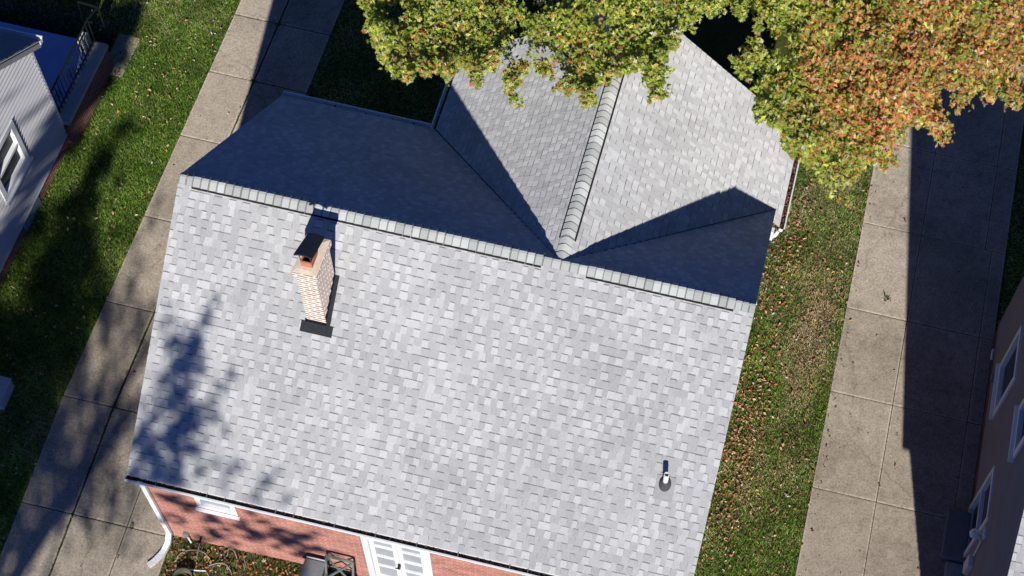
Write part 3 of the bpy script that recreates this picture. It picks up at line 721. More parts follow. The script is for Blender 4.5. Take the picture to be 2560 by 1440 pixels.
d = framed(rh, 'storm_door', -1.12, -0.02, 0.06, 2.06, XR, fw=0.09, out=0.05, rows=2, axisx=False, sgn=-1, mull=0.06, sill=False)
mb = MB(); mb.box(XR-0.11, XR-0.052, -1.0, -0.95, 0.95, 1.1); mb.build('handle', 'galv', d)
mb = MB(); mb.box(14.28, XR-0.005, -1.18, -0.18, -0.1, 0.2); mb.build('door_step', plain('grey_concrete', (0.2, 0.2, 0.2), 0.85), rh, bevel=0.02)
mb = MB(); mb.box(14.40, XR-0.01, -1.75, -1.22, -0.1, 0.1); mb.build('door_step', 'stone', rh, bevel=0.02)
lamp = MB(); lamp.box(XR-0.06, XR-0.004, -1.42, -1.26, 1.85, 2.05); lamp.tube([(XR-0.05, -1.34, 1.95), (XR-0.16, -1.34, 2.0), (XR-0.2, -1.34, 1.93)], 0.02, 6); lm_ = lamp.build('wall_lamp', 'trim', rh)
lamp = MB(); lamp.tube([(XR-0.2, -1.34, 1.96), (XR-0.2, -1.34, 1.93), (XR-0.2, -1.34, 1.85), (XR-0.2, -1.34, 1.78), (XR-0.2, -1.34, 1.74)], [0.03, 0.07, 0.09, 0.07, 0.02], 12); lamp.build('lamp_shade', 'white', lm_, smooth=True)
mb = MB(); mb.box(XR-0.13, XR-0.004, -1.70, -1.45, 0.75, 1.2); mbx = mb.build('meter_box', plain('off_white', (0.6, 0.58, 0.58), 0.5), rh, bevel=0.03)
mb = MB(); mb.tube([(XR-0.05, -1.5, 1.25), (XR-0.05, -1.42, 1.75), (XR-0.14, -1.34, 1.85)], 0.018, 6); mb.build('conduit', 'trim', rh)
mb = MB(); mb.tube([(XR-0.06, 3.3, 0.45), (XR-0.09, 3.2, 0.5), (XR-0.08, 3.05, 0.47)], 0.025, 6); mb.build('hose_tap', 'white', rh)
mb = MB(); mb.tube([(XR-0.02, 2.55, 0.66), (XR-0.07, 2.55, 0.66)], 0.09, 12); mb.build('vent_cover', plain('teal_grey', (0.16, 0.24, 0.27), 0.6), rh)
roofr = MB(); sr = math.hypot(1, RS); LR = (RYP-RYF+0.1)
shingles(roofr, (14.60, RYF-0.1, RE-0.03), (1, 0, 0), unit((0, 1, RS)), [(0, 0), (7, 0), (7, LR*sr), (0, LR*sr)], 50)
zrr = RE-0.03+RS*LR
shingles(roofr, (21.6, RYP+LR, zrr-RS*LR), (-1, 0, 0), unit((0, -1, RS)), [(0, 0), (7, 0), (7, LR*sr), (0, LR*sr)], 51)
deck2(roofr, [(14.6, RYF-0.1, RE-0.03), (21.6, RYF-0.1, RE-0.03), (21.6, RYP, zrr), (14.6, RYP, zrr)])
deck2(roofr, [(14.6, RYP+LR, RE-0.03), (21.6, RYP+LR, RE-0.03), (21.6, RYP, zrr), (14.6, RYP, zrr)])
roofr.build('roof', 'shingle', rh)
adopt(rh)

# ------------------------------------------------------------------ small things by the front wall
def lathe(mb, prof, cx, cy, z0, n=24, squash=1.0):
    rings = [[(cx+r*math.cos(2*math.pi*i/n), cy+squash*r*math.sin(2*math.pi*i/n), z0+z) for i in range(n)] for r, z in prof]
    for A_, B_ in zip(rings[:-1], rings[1:]):
        for i in range(n): mb.face([A_[i], A_[(i+1) % n], B_[(i+1) % n], B_[i]])
    return rings
gz = ground(0.75, -4.8)
mb = MB(); r_ = lathe(mb, [(0.13, 0), (0.16, 0.2), (0.17, 0.22), (0.155, 0.22), (0.145, 0.19), (0.12, 0.03)], 0.74, -4.86, gz-0.02); mb.face(r_[-1][::-1])
tag(mb.build('flower_pot', 'tub', smooth=True), 'empty round olive plastic pot lying among loose hoses by the front wall', 'pot')
def hose(name, pts, r, label, mat='hose'):
    # smooth Catmull-Rom through the points
    P = [np.array(p, float) for p in pts]; P = [P[0]]+P+[P[-1]]; o = []
    for i in range(1, len(P)-2):
        for t in np.linspace(0, 1, 10, endpoint=False):
            a, b, c, d_ = P[i-1], P[i], P[i+1], P[i+2]
            o.append(0.5*((2*b)+(c-a)*t+(2*a-5*b+4*c-d_)*t*t+(-a+3*b-3*c+d_)*t**3))
    o.append(P[-2]); mb = MB(); mb.tube(o, r, 7); tag(mb.build(name, mat, smooth=True), label, {'garden_hose': 'hose', 'pipe_offcut': 'pipe', 'stake': 'stake'}[name], 'loose hoses in the bed by the front wall' if name == 'garden_hose' else None)
def gp(px, py, h=0.0):
    z = -0.2
    for _ in range(20):
        p = at_z(px, py, z+h); z = 0.5*z+0.5*ground(p[0], p[1])
    return tuple(p)
hose('garden_hose', [gp(440, 1405, .03), gp(445, 1390, .05), gp(463, 1378, .04), gp(490, 1375, .08), gp(515, 1385, .05), gp(521, 1400, .03), gp(515, 1425, .02), gp(530, 1450, .02)], 0.010, 'thin tan hose curling beside the olive pot below the downspout')
hose('garden_hose', [gp(520, 1415, .02), gp(545, 1408, .10), gp(565, 1412, .1), gp(578, 1432, .05), gp(580, 1452, .02)], 0.012, 'grey brown hose arching over the grass in front of the brick wall')
hose('garden_hose', [gp(553, 1402, .02), gp(568, 1388, .05), gp(572, 1372, .1), gp(585, 1378, .1), gp(593, 1400, .04), gp(590, 1420, .02)], 0.011, 'looped brown hose standing up against the foot of the brick wall')
hose('garden_hose', [gp(590, 1385, .02), gp(608, 1395, .03), gp(613, 1415, .02), gp(603, 1445, .02)], 0.008, 'thin hose end trailing to the right of the standing loop')
hose('pipe_offcut', [gp(472, 1424, .05), gp(490, 1426, .06), gp(515, 1427, .04)], 0.014, 'straight pale pipe piece lying across the pot rim', 'white')
hose('stake', [gp(491, 1397, .05), gp(500, 1355, .12)], 0.013, 'thin pale stake leaning towards the tap on the brick wall', 'hose')
# grey bin
z0 = ground(3.0, -4.4)
b0 = np.array([2.98, -4.66]); 
bn = empty('storage_bin', (3.12, -4.45, z0), 'dark grey lidded box standing against the brick wall left of the green trolley', 'bin')
mb = MB(); mb.box(2.97, 3.30, -4.72, -4.25, z0, z0+0.72); mb.build('body', 'bin', bn, bevel=0.02)
mb = MB(); mb.box(2.94, 3.33, -4.76, -4.22, z0+0.721, z0+0.78); mb.build('lid', plain('grey_lid', (0.23, 0.235, 0.25), 0.55), bn, bevel=0.02)
mb = MB(); mb.bar((2.96, -4.20, z0+0.77), (3.31, -4.20, z0+0.77), 0.02, 0.02); mb.build('handle', 'trim', bn)
adopt(bn)
ct = empty('garden_chair', (3.6, -4.4, z0), 'grey green chair with crossed lattice back between the grey bin and the white doors', 'chair')
X0, X1 = 3.36, 3.86; ZB = z0+0.42; ZT = z0+1.12
mb = MB()
yb_, yt_ = -4.42, -4.22
mb.bar((X0, yb_, ZB), (X0, yt_, ZT), 0.035, 0.03, up=(0, 1, 0)); mb.bar((X1, yb_, ZB), (X1, yt_, ZT), 0.035, 0.03, up=(0, 1, 0))
mb.bar((X0, yt_, ZT), (X1, yt_, ZT), 0.03, 0.08); mb.bar((X0+.02, yb_, ZB+.06), (X1-.02, yb_, ZB+.06), 0.03, 0.05)
mb.bar((X0+.02, yb_+.02, ZB+.08), (X1-.02, yt_-.01, ZT-.05), 0.03, 0.035); mb.bar((X1-.02, yb_+.02, ZB+.08), (X0+.02, yt_-.01, ZT-.05), 0.028, 0.037)
mb.build('backrest', 'greenp', ct)
mb = MB()
for i in range(6): mb.box(X0+0.01, X1-0.01, -4.86+i*0.075, -4.81+i*0.075, z0+0.40, z0+0.425)
mb.box(X0-0.01, X0+0.02, -4.88, -4.4, z0+0.36, z0+0.40); mb.box(X1-0.02, X1+0.01, -4.88, -4.4, z0+0.36, z0+0.40)
mb.build('seat', 'greenp', ct)
for x in (X0, X1):
    for y in (-4.86, -4.42):
        mb = MB(); mb.bar((x, y, z0), (x, y, z0+0.40), 0.035, 0.035); mb.build('leg', 'greenp', ct)
    mb = MB(); mb.bar((x, -4.88, z0+0.62), (x, -4.36, z0+0.62), 0.05, 0.025); mb.bar((x, -4.86, z0+0.425), (x, -4.86, z0+0.61), 0.03, 0.03); mb.build('armrest', 'greenp', ct)
adopt(ct)
# pale box at the left border
z0 = 0.0
mb = MB(); mb.box(-4.15, -3.62, -2.55, -2.03, z0-0.02, 0.28); mb.box(-4.17, -3.60, -2.57, -2.01, 0.281, 0.33)
tag(mb.build('storage_box', plain('pale_blue_plastic', (0.5, 0.53, 0.58), 0.5), bevel=0.02), 'pale lidded plastic box on the shaded lawn at the left border', 'box')

# ------------------------------------------------------------------ vegetation colour helpers
_w = rng.normal(size=(10, 3)); _ph = rng.uniform(0, 6.28, 10)
def fbm(P, s, off=0):
    v = np.zeros(len(P)); Q = P*s
    for i in range(10):
        fr = (1, 1, 1, 2, 2, 3, 3, 5, 5, 8)[i]; v += np.sin(Q@_w[(i+off) % 10]*fr+_ph[i]+off)/fr**0.7
    return v/3.2                                    # about -1..1
def in_rect(n, x0, x1, y0, y1):
    return np.stack([rng.uniform(x0, x1, n), rng.uniform(y0, y1, n), np.zeros(n)], 1)
gk = np.vectorize(ground)

# grass: lawns as blades
def grass(name, rects, dens, h0, label=None):
    Ps = []
    for (x0, x1, y0, y1) in rects: Ps.append(in_rect(int((x1-x0)*(y1-y0)*dens), x0, x1, y0, y1))
    P = np.concatenate(Ps); 
    n = len(P); t1 = fbm(P, 0.55); t2 = fbm(P, 2.3, 3); 
    right = (P[:, 0] > 9.6) & (P[:, 0] < 11.8)
    tan = np.where(right, 0.72*np.exp(-((P[:, 0]-11.1)/0.5)**2)*np.exp(-((P[:, 1]-2.6)/2.4)**2)+0.36, 0.05)
    tan = tan+0.28*t1+0.22*t2
    isTan = (rng.random(n)*0.8 < tan)
    P[:, 2] = gk(P[:, 0], P[:, 1])-0.012
    hgt = h0*rng.uniform(0.5, 1.3, n)*np.where(isTan, 0.7, 1)
    az = rng.uniform(0, 6.283, n); lean = rng.uniform(0.6, 2.2, n)
    d = np.stack([np.cos(az), np.sin(az), np.zeros(n)], 1); tip = P+d*(hgt*lean)[:, None]+np.array([0, 0, 1])*hgt[:, None]
    sd = np.stack([-np.sin(az), np.cos(az), np.zeros(n)], 1)*rng.uniform(0.006, 0.013, n)[:, None]
    V = np.stack([P-sd, P+sd, tip], 1).reshape(-1, 3)
    g = np.array([[0.09, 0.19, 0.018], [0.15, 0.25, 0.028], [0.24, 0.32, 0.055], [0.055, 0.12, 0.015]])*1.2; tcol = np.array([[0.44, 0.32, 0.17], [0.33, 0.25, 0.12], [0.55, 0.43, 0.26]])
    c = g[rng.integers(0, 4, n)]; c[isTan] = tcol[rng.integers(0, 3, isTan.sum())]
    t3 = fbm(P, 6.0, 5); c = c*rng.uniform(0.7, 1.35, n)[:, None]*(0.92+0.2*t2+0.18*t3)[:, None]
    if 'bed' in label: c = c*0.55+np.array([0.05, 0.035, 0.02])
    o = np_mesh(name, V, 3, np.clip(c, 0.004, 0.6), 'blade'); tag(o, label, 'grass', kind='stuff'); return o
grass('grass', [(-4.74, -2.61, -6.5, 3.5), (-4.55, -2.61, 3.5, 9.5)], 2900, 0.055, 'green lawn strip between the left house and the left driveway')
grass('grass', [(9.68, 11.70, -5.5, 9.0)], 2900, 0.05, 'patchy brown and green lawn strip beside the right driveway')
grass('grass', [(-0.5, 3.1, 4.0, 10), (3.1, 9.9, 5.9, 9), (-9, -4.5, 5.7, 10.5), (14.74, 16.5, 4.0, 8.5)], 1100, 0.05, 'deeply shaded grass behind the houses')
grass('grass', [(0.28, 3.95, -6.3, -4.12)], 3200, 0.05, 'scruffy grass bed along the front brick wall')
# tufts in the joints of the left driveway
Pj = []
for _ in range(2600):
    k = random.random()
    if k < 0.6: y = random.uniform(-5.5, 9); x = -1.66+random.gauss(0, 0.012); 
    elif k < 0.85: y = random.choice(yl[2:9]); x = random.uniform(-2.6, -0.6); y += random.gauss(0, 0.01)
    else: x = random.gauss(-1.66, 0.05); y = random.choice((-4.15, -2.0, -3.3, 6.0, 7.6))+random.gauss(0, 0.05)
    if fbm(np.array([[x, y, 0.0]]), 1.9, 2)[0] < -0.05: continue
    Pj.append((x, y, ground(x, y)+0.02))
P = np.array(Pj); n = len(P); az = rng.uniform(0, 6.28, n); d = np.stack([np.cos(az), np.sin(az), np.ones(n)*0.8], 1)*0.035
sd = np.stack([-np.sin(az), np.cos(az), np.zeros(n)], 1)*0.008
tag(np_mesh('joint_grass', np.stack([P-sd, P+sd, P+d], 1).reshape(-1, 3), 3, np.tile(np.array([[0.06, 0.10, 0.02]]), (n, 1))*rng.uniform(0.6, 1.5, n)[:, None], 'blade'), 'moss and grass growing in the joints of the left driveway', 'grass', kind='stuff')
def weed(px, py, n, r, label, z=0.03):
    c = at_z(px, py, z); vs = []; cs = []
    for i in range(n):
        a = random.uniform(0, 6.28); l = r*random.uniform(0.5, 1.1); d = np.array([math.cos(a), math.sin(a), random.uniform(0.4, 1.0)])*l; s_ = np.array([-math.sin(a), math.cos(a), 0])*l*0.16
        vs += [c, c+d*0.5+s_, c+d, c+d*0.5-s_]; cs.append(np.array([0.09, 0.14, 0.025])*random.uniform(0.6, 1.2))
    tag(np_mesh('weed', np.array(vs), 4, np.array(cs), 'blade'), label, 'weed')
weed(2215, 748, 12, 0.11, 'small bright green weed sprouting from the sunlit right driveway slab')
weed(330, 1318, 18, 0.07, 'mossy weed clump at the slab corner left of the downspout', ground(-0.6, -4.15)+0.03)
weed(478, 1356, 24, 0.15, 'leafy weed under the small pipe on the front brick wall', ground(0.7, -4.2))

# fallen leaves
def litter(name, P, size, pal, wts, label, seed):
    P = P.copy(); P[:, 2] = gk(P[:, 0], P[:, 1])+rng.uniform(0.025, 0.065, len(P))
    pal = np.array(pal); c = pal[rng.choice(len(pal), len(P), p=np.array(wts)/sum(wts))]*rng.uniform(0.7, 1.25, len(P))[:, None]
    o = scatter_quads(name, P, size, c, 'dry', seed, flat=0.7, aspect=0.5, svar=0.5)
    tag(o, label, 'fallen leaves', kind='stuff')
BR = [(0.48, 0.23, 0.10), (0.34, 0.15, 0.065), (0.6, 0.38, 0.21), (0.66, 0.5, 0.33), (0.12, 0.055, 0.035), (0.62, 0.58, 0.48)]
P = in_rect(15000, 9.7, 11.66, -5.5, 8.5)
dens = 0.95*np.exp(-((P[:, 0]-10.05)/0.42)**2)*np.clip(1.1-np.abs(P[:, 1]-2.0)/4.2, 0.08, 1)+0.30*np.exp(-((P[:, 0]-10.35)/0.12)**2)+0.07
dens *= np.clip(0.9+0.8*fbm(P, 1.7, 4), 0.3, 2)
P = P[rng.random(len(P)) < dens]
litter('fallen_leaves', P, 0.056, BR, (30, 20, 24, 12, 8, 3), 'brown fallen leaves drifted along the right side of the brick house', 1)
P = in_rect(1000, -4.7, -2.66, -6, 9.5); P = P[rng.random(len(P)) < np.clip(0.5+0.6*fbm(P, 0.8, 1), 0.1, 1)]
litter('fallen_leaves', P, 0.06, BR, (20, 14, 22, 22, 6, 9), 'scattered tan and yellow leaves on the left lawn', 2)
P = np.concatenate([in_rect(90, 11.7, 14.6, -4, 9), in_rect(60, -2.6, -0.2, -6, 9), in_rect(60, 11.68, 11.85, -4, 8)])
P2 = P.copy(); litter('fallen_leaves', P, 0.05, BR, (20, 20, 10, 2, 14, 0.6), 'few dry leaves lying on the driveway slabs', 3)
bpy.data.objects['fallen_leaves.002'].location.z = 0.012
P = in_rect(2600, 0.3, 4, -6.3, -4.15); litter('fallen_leaves', P, 0.06, BR, (25, 25, 20, 8, 20, 2), 'leaf litter in the bed under the front brick wall', 4)

# ------------------------------------------------------------------ oak over the roof
def tree(name, label, trunk_pts, trunk_r, sprays, seed, leaf=0.085, per=110, rad=0.42, colf=None, clipf=None, limbs=True, nlimb=9):
    r = np.random.default_rng(seed)
    C = np.array([s_[0] for s_ in sprays]); rd = np.array([s_[1] for s_ in sprays]); cnt = np.array([int(per*s_[2]) for s_ in sprays])
    idx = np.repeat(np.arange(len(C)), cnt); n = len(idx)
    # flattened clumps of leaves, drooping at the outside
    off = r.normal(size=(n, 3)); off /= np.linalg.norm(off, axis=1)[:, None]; off *= (r.random(n)**0.45)[:, None]*rd[idx][:, None]
    off[:, 2] *= 0.55; off[:, 2] -= 0.25*np.hypot(off[:, 0], off[:, 1])
    # pull into radial twigs
    tw = 7; ang = np.arctan2(off[:, 1], off[:, 0]); base = r.uniform(0, 6.28, len(C))[idx]
    q = np.round((ang-base)/(2*np.pi/tw))*(2*np.pi/tw)+base; ang2 = q+(ang-q)*0.45; hr = np.hypot(off[:, 0], off[:, 1])
    off[:, 0] = hr*np.cos(ang2); off[:, 1] = hr*np.sin(ang2)
    P = C[idx]+off
    if clipf is not None:
        kx = clipf(P) | (idx >= NCORE); P = P[kx]; idx = idx[kx]; n = len(P)
    nrm = r.normal(size=(n, 3))*0.6+np.array([0.15, -0.75, 0.9]); nrm /= np.linalg.norm(nrm, axis=1)[:, None]
    t = np.cross(nrm, r.normal(size=(n, 3))); t /= np.linalg.norm(t, axis=1)[:, None]; s = np.cross(nrm, t)
    Ls = leaf*r.uniform(0.65, 1.3, n)[:, None]
    # lobed leaf: long blade plus two crossing lobes
    def blade(c, d, e, L_, W_): return [c-d*L_*0.5, c+e*W_*0.5, c+d*L_*0.5+0*e, c-e*W_*0.5]
    q1 = blade(P, t, s, Ls*1.15, Ls*0.36)
    d2 = t*0.5+s*0.86; d3 = t*0.5-s*0.86
    q2 = blade(P+t*Ls*0.1, d2, np.cross(nrm, d2), Ls*0.85, Ls*0.22); q3 = blade(P+t*Ls*0.1, d3, np.cross(nrm, d3), Ls*0.85, Ls*0.22)
    V = np.stack(q1+q2+q3, 1).reshape(-1, 3)
    cols = np.repeat(colf(P, idx, r), 3, 0)
    root = empty(name, trunk_pts[0], label, 'tree')
    np_mesh('crown', V, 4, cols, 'leaf', root)
    mb = MB(); mb.tube(trunk_pts, trunk_r, 12)
    top = np.array(trunk_pts[-1]); 
    if limbs:
        sel = [i for i in r.permutation(len(C)) if i < len(C)*0.4 and r.random() < 0.6]; 
        hubs = []
        for k in range(nlimb):
            c = C[r.integers(0, int(len(C)*0.5))]
            while limbs and name == 'oak_tree' and (c[0] < 10.6 or c[1] < 5.2): c = C[r.integers(0, int(len(C)*0.5))]
            j = r.integers(len(trunk_pts)//2, len(trunk_pts)); b = np.array(trunk_pts[j], float)
            mid = b*0.5+c*0.5+np.array([0, 0, 0.1]); e = c*0.8+b*0.2-np.array([0, 0, 0.45])
            mb.tube([b, b*0.75+mid*0.25+np.array([0, 0, 0.15]), mid, e], [0.12, 0.09, 0.06, 0.03], 7); hubs += [mid, e, mid*0.5+e*0.5]
        H = np.array(hubs)
        for i in sel:
            c = C[i]; h = H[np.argmin(np.linalg.norm(H-c, axis=1))]
            if np.linalg.norm(h-c) > 0.9: continue
            mb.tube([h, (h+c)/2-np.array([0, 0, 0.12]), c+np.array([0, 0, -0.05])], [0.016, 0.011, 0.006], 5)
            for k in range(4):
                a = r.uniform(0, 6.28); mb.tube([c+np.array([0, 0, -0.05]), c+np.array([math.cos(a), math.sin(a), -0.3])*rd[i]*0.75], [0.006, 0.003], 4, cap=False)
    mb.build('trunk', 'bark', root, smooth=True)
    adopt(root); return root

OUT = [(895, -10), (925, 55), (945, 112), (965, 170), (1022, 205), (1085, 160), (1108, 205), (1150, 165), (1195, 200), (1262, 130), (1275, 245), (1305, 175), (1395, 175), (1405, 225), (1478, 262), (1500, 225), (1530, 190), (1575, 180), (1610, 165), (1650, 250), (1658, 160), (1705, 90), (1745, 45), (1790, 28), (1850, 35), (1905, 70), (1900, 110), (1838, 165), (1905, 200), (1905, 245), (1878, 290), (1925, 300), (1965, 345), (1985, 395), (2045, 410), (2060, 450), (2100, 490), (2145, 425), (2225, 405), (2245, 370), (2262, 330), (2285, 305), (2325, 320), (2378, 350), (2345, 275), (2338, 215), (2370, 205), (2400, 275), (2440, 240), (2465, 275), (2510, 240), (2545, 280), (2600, 270), (2900, 330), (3300, 100), (3400, -600), (3000, -1500), (2000, -1700), (1200, -1200), (850, -500), (760, -150)]
OUTA = np.array(OUT, float)
def inside(px, py, poly=OUTA):
    c = np.zeros(len(px), bool); n = len(poly)
    for i in range(n):
        x1, y1 = poly[i]; x2, y2 = poly[(i+1) % n]
        m = ((y1 > py) != (y2 > py)) & (px < (x2-x1)*(py-y1)/(y2-y1+1e-9)+x1); c ^= m
    return c
def proj_np(P):
    d = P-np.array([CX, CY, CZ]); z = d@_f; return PX+F*(d@CR)/z, PY-F*(d@CU)/z
TR = np.array([12.9, 11.4])                         # trunk position
def crown_z(x, y):                                  # upper surface of the crown
    d = math.hypot(x-TR[0], y-TR[1]); return 11.2-0.055*d*d if d < 8.5 else 7.2-0.5*(d-8.5)
sprays = []; rs = random.Random(5)
tries = 0
while len(sprays) < 1180 and tries < 60000:
    tries += 1
    # pick through the crown volume: ground-plan position inside the outline seen from above
    if rs.random() < 0.62: px, py = rs.uniform(860, 2600), rs.uniform(-120, 480)
    else: px, py = rs.uniform(760, 3400), rs.uniform(-1700, 330)
    if not inside(np.array([px]), np.array([py]))[0]: continue
    z = 7.4
    for _ in range(4):
        p = at_z(px, py, z); z = 0.5*z+0.5*max(4.6 if p[0] > 10.3 else 6.6, crown_z(p[0], p[1])-0.9)
    z -= rs.random()**1.3*1.3
    # drop the sprays a little towards the rim
    p = at_z(px, py, z)
    if p[2] < HR+0.5 and p[0] < 10.2 and p[1] < 6: p = at_z(px, py, HR+0.5+rs.random()*0.5)
    rd = rs.uniform(0.28, 0.5); vis = py > -160
    # gaps: dark hollows between the limbs
    g_ = fbm(np.array([p]), 0.9, 6)[0]
    if g_ < -0.6: continue
    sprays.append((p, rd if vis else 0.75, 1.0 if vis else 0.55))
# hand-placed spray tips that hang over the rim
for px, py, z in ((985, 165, 7.2), (1010, 185, 7.1), (1095, 180, 7.0), (1270, 215, 7.0), (1410, 205, 6.9), (1470, 235, 6.9), (1640, 215, 6.9), (1655, 190, 6.9), (1860, 165, 6.8), (1890, 280, 6.6), (2090, 450, 4.8), (2110, 460, 4.6), (2060, 420, 5.0), (2220, 385, 5.2), (2345, 310, 6.0), (2365, 335, 6.0), (2330, 280, 6.1), (2405, 255, 6.4), (2535, 262, 6.4), (1150, 150, 7.0), (945, 90, 7.2)):
    sprays.append((at_z(px, py, z), 0.24, 0.55))
NCORE = len(sprays)
for i in range(len(OUT)-14):                        # ragged twig ends standing out of the crown's rim
    (xa, ya), (xb, yb2) = OUT[i], OUT[i+1]; L2 = math.hypot(xb-xa, yb2-ya); n2 = max(1, int(L2/22))
    for k in range(n2):
        t = (k+rs.random())/n2; x, y = xa+(xb-xa)*t, ya+(yb2-ya)*t
        nx_, ny_ = (yb2-ya)/L2, -(xb-xa)/L2
        if inside(np.array([x+nx_*6]), np.array([y+ny_*6]))[0]: nx_, ny_ = -nx_, -ny_
        zz = 4.9 if 2010 < x < 2180 and y > 300 else (5.6 if x > 1950 and y > 230 else 6.9)
        if rs.random() < 0.25: continue
        ln = rs.uniform(14, 46); a_ = math.atan2(ny_, nx_)*0.5+math.atan2(1, 0.1)*0.5+rs.gauss(0, 0.35)
        if ny_ < -0.3: a_ = math.atan2(ny_, nx_)
        for q in range(5):
            f = q/4; sprays.append((at_z(x+math.cos(a_)*(ln*f-20), y+math.sin(a_)*(ln*f-20), zz+rs.uniform(-0.1, 0.1)), 0.16*(1-0.7*f), 0.11*(1-0.5*f)))
ORC = [at_z(1400, 150, 7.2), at_z(1290, 120, 7.2), at_z(1500, 60, 7.2), at_z(2180, 160, 7.5), at_z(2290, 260, 6.5), at_z(2520, 60, 7.5), at_z(2030, 60, 7.5), at_z(1850, 60, 7.3), at_z(1100, 120, 7.2), at_z(2360, 330, 6), at_z(2130, 250, 7.3)]
ORR = [0.5, 0.35, 0.35, 0.9, 0.5, 0.6, 0.4, 0.3, 0.45, 0.3, 0.6]
def oak_cols(P, idx, r):
    n = len(P); pal = np.array([[0.30, 0.38, 0.04], [0.44, 0.50, 0.07], [0.17, 0.25, 0.03], [0.58, 0.56, 0.10], [0.62, 0.48, 0.10]])
    org = np.array([[0.62, 0.24, 0.07], [0.55, 0.17, 0.05], [0.66, 0.38, 0.12], [0.46, 0.24, 0.09]])
    c = pal[r.choice(5, n, p=[0.3, 0.28, 0.2, 0.15, 0.07])]
    o = 0.05+0.16*np.clip(fbm(P, 0.8, 2), 0, 1)+0.2*np.clip((P[:, 0]-10.2)/1.2, 0, 1)
    for q, rr in zip(ORC, ORR): o = o+0.5*np.exp(-(np.sum((P-q)**2, 1))/(2*rr*rr)*1.2)
    # colour varies spray by spray more than leaf by leaf
    sp = r.random(idx.max()+1)[idx]; o = o*(0.5+sp)
    o = o*np.where(P[:, 0] < 9.6, 0.62, 1.1)
    k = r.random(n) < np.clip(o, 0, 0.75); c[k] = org[r.choice(4, k.sum())]
    pale = r.random(n) < 0.035; c[pale] = (0.55, 0.5, 0.35)
    return np.clip(c*r.uniform(0.7, 1.3, n)[:, None]*(0.85+0.35*sp)[:, None], 0.01, 0.9)
jit = rng.normal
def oak_clip(P):
    x, y = proj_np(P); return inside(x+rng.normal(size=len(P))*5+18*fbm(P, 5.0, 1), y+rng.normal(size=len(P))*5+16+26*fbm(P, 5.5, 3)) & (fbm(P, 2.6, 7)+0.25*rng.normal(size=len(P)) > -0.5)
tree('oak_tree', 'large oak with green, yellow and orange autumn leaves overhanging the rear roof', [(12.9, 11.4, -0.1), (12.85, 11.35, 1.2), (12.9, 11.2, 3.0), (12.7, 10.9, 5.0), (12.5, 10.6, 6.8), (12.3, 10.3, 8.4)], [0.42, 0.33, 0.29, 0.24, 0.17, 0.08], sprays, 21, leaf=0.084, per=190, colf=oak_cols, clipf=oak_clip, nlimb=7)

# ------------------------------------------------------------------ tree in front of the houses, out of frame, that dapples the left side
blobs = []                                          # (x, y, z of shaded spot, rx, ry, angle, density)
def roofpt(px, py):
    d = spix((px, py)); n_ = np.array([0, -PF, 1.0]); c0 = np.array([CX, CY, CZ]); return c0+d*((HR-n_@c0)/(n_@d))
SP = []
def blob(px, py, r, dn, surf='g'):
    if surf == 'r': P = roofpt(px, py)
    elif surf == 'g': P = at_z(px, py, 0.0)
    elif surf == 'p': P = at_z(px, py, 0.75)
    else:
        d = spix((px, py)); c0 = np.array([CX, CY, CZ])
        P = c0+d*((WY-CY)/d[1] if surf == 'f' else (-4.75-CX)/d[0])
    SP.append((P, r, dn))
for b in ((535, 745, .07, .8), (520, 780, .09, .9), (500, 820, .12, 1.1), (480, 860, .18, 1.2), (420, 770, .08, .6), (415, 810, .12, .9), (430, 860, .2, 1.2), (455, 900, .24, 1.4), (425, 940, .22, 1.2), (490, 920, .15, 1), (575, 935, .07, .8), (550, 970, .1, .9), (525, 1010, .12, 1.0), (440, 990, .25, 1.3), (395, 1010, .15, .8), (470, 1050, .26, 1.5), (545, 1050, .09, .6), (430, 1090, .25, 1.4), (380, 1110, .18, 1), (470, 1120, .2, 1.1), (560, 1085, .08, .6), (350, 1170, .16, 1.2), (400, 1170, .2, 1.1), (370, 1060, .14, .9), (355, 1120, .16, 1.2), (335, 1175, .16, 1.3), (430, 1175, .2, 1.2), (400, 1130, .2, 1.2), (500, 1100, .15, 1), (510, 1060, .14, .9), (350, 1090, .14, 1), (445, 1195, .16, 1), (490, 1180, .14, .8), (460, 1210, .1, .7), (540, 1160, .08, .6), (590, 1170, .08, .8), (570, 1200, .1, .8), (680, 1185, .06, .7), (660, 1210, .09, .9), (635, 1240, .1, .8), (710, 1255, .08, .6), (395, 960, .13, .8), (370, 1000, .12, .7)): blob(*b, surf='r')
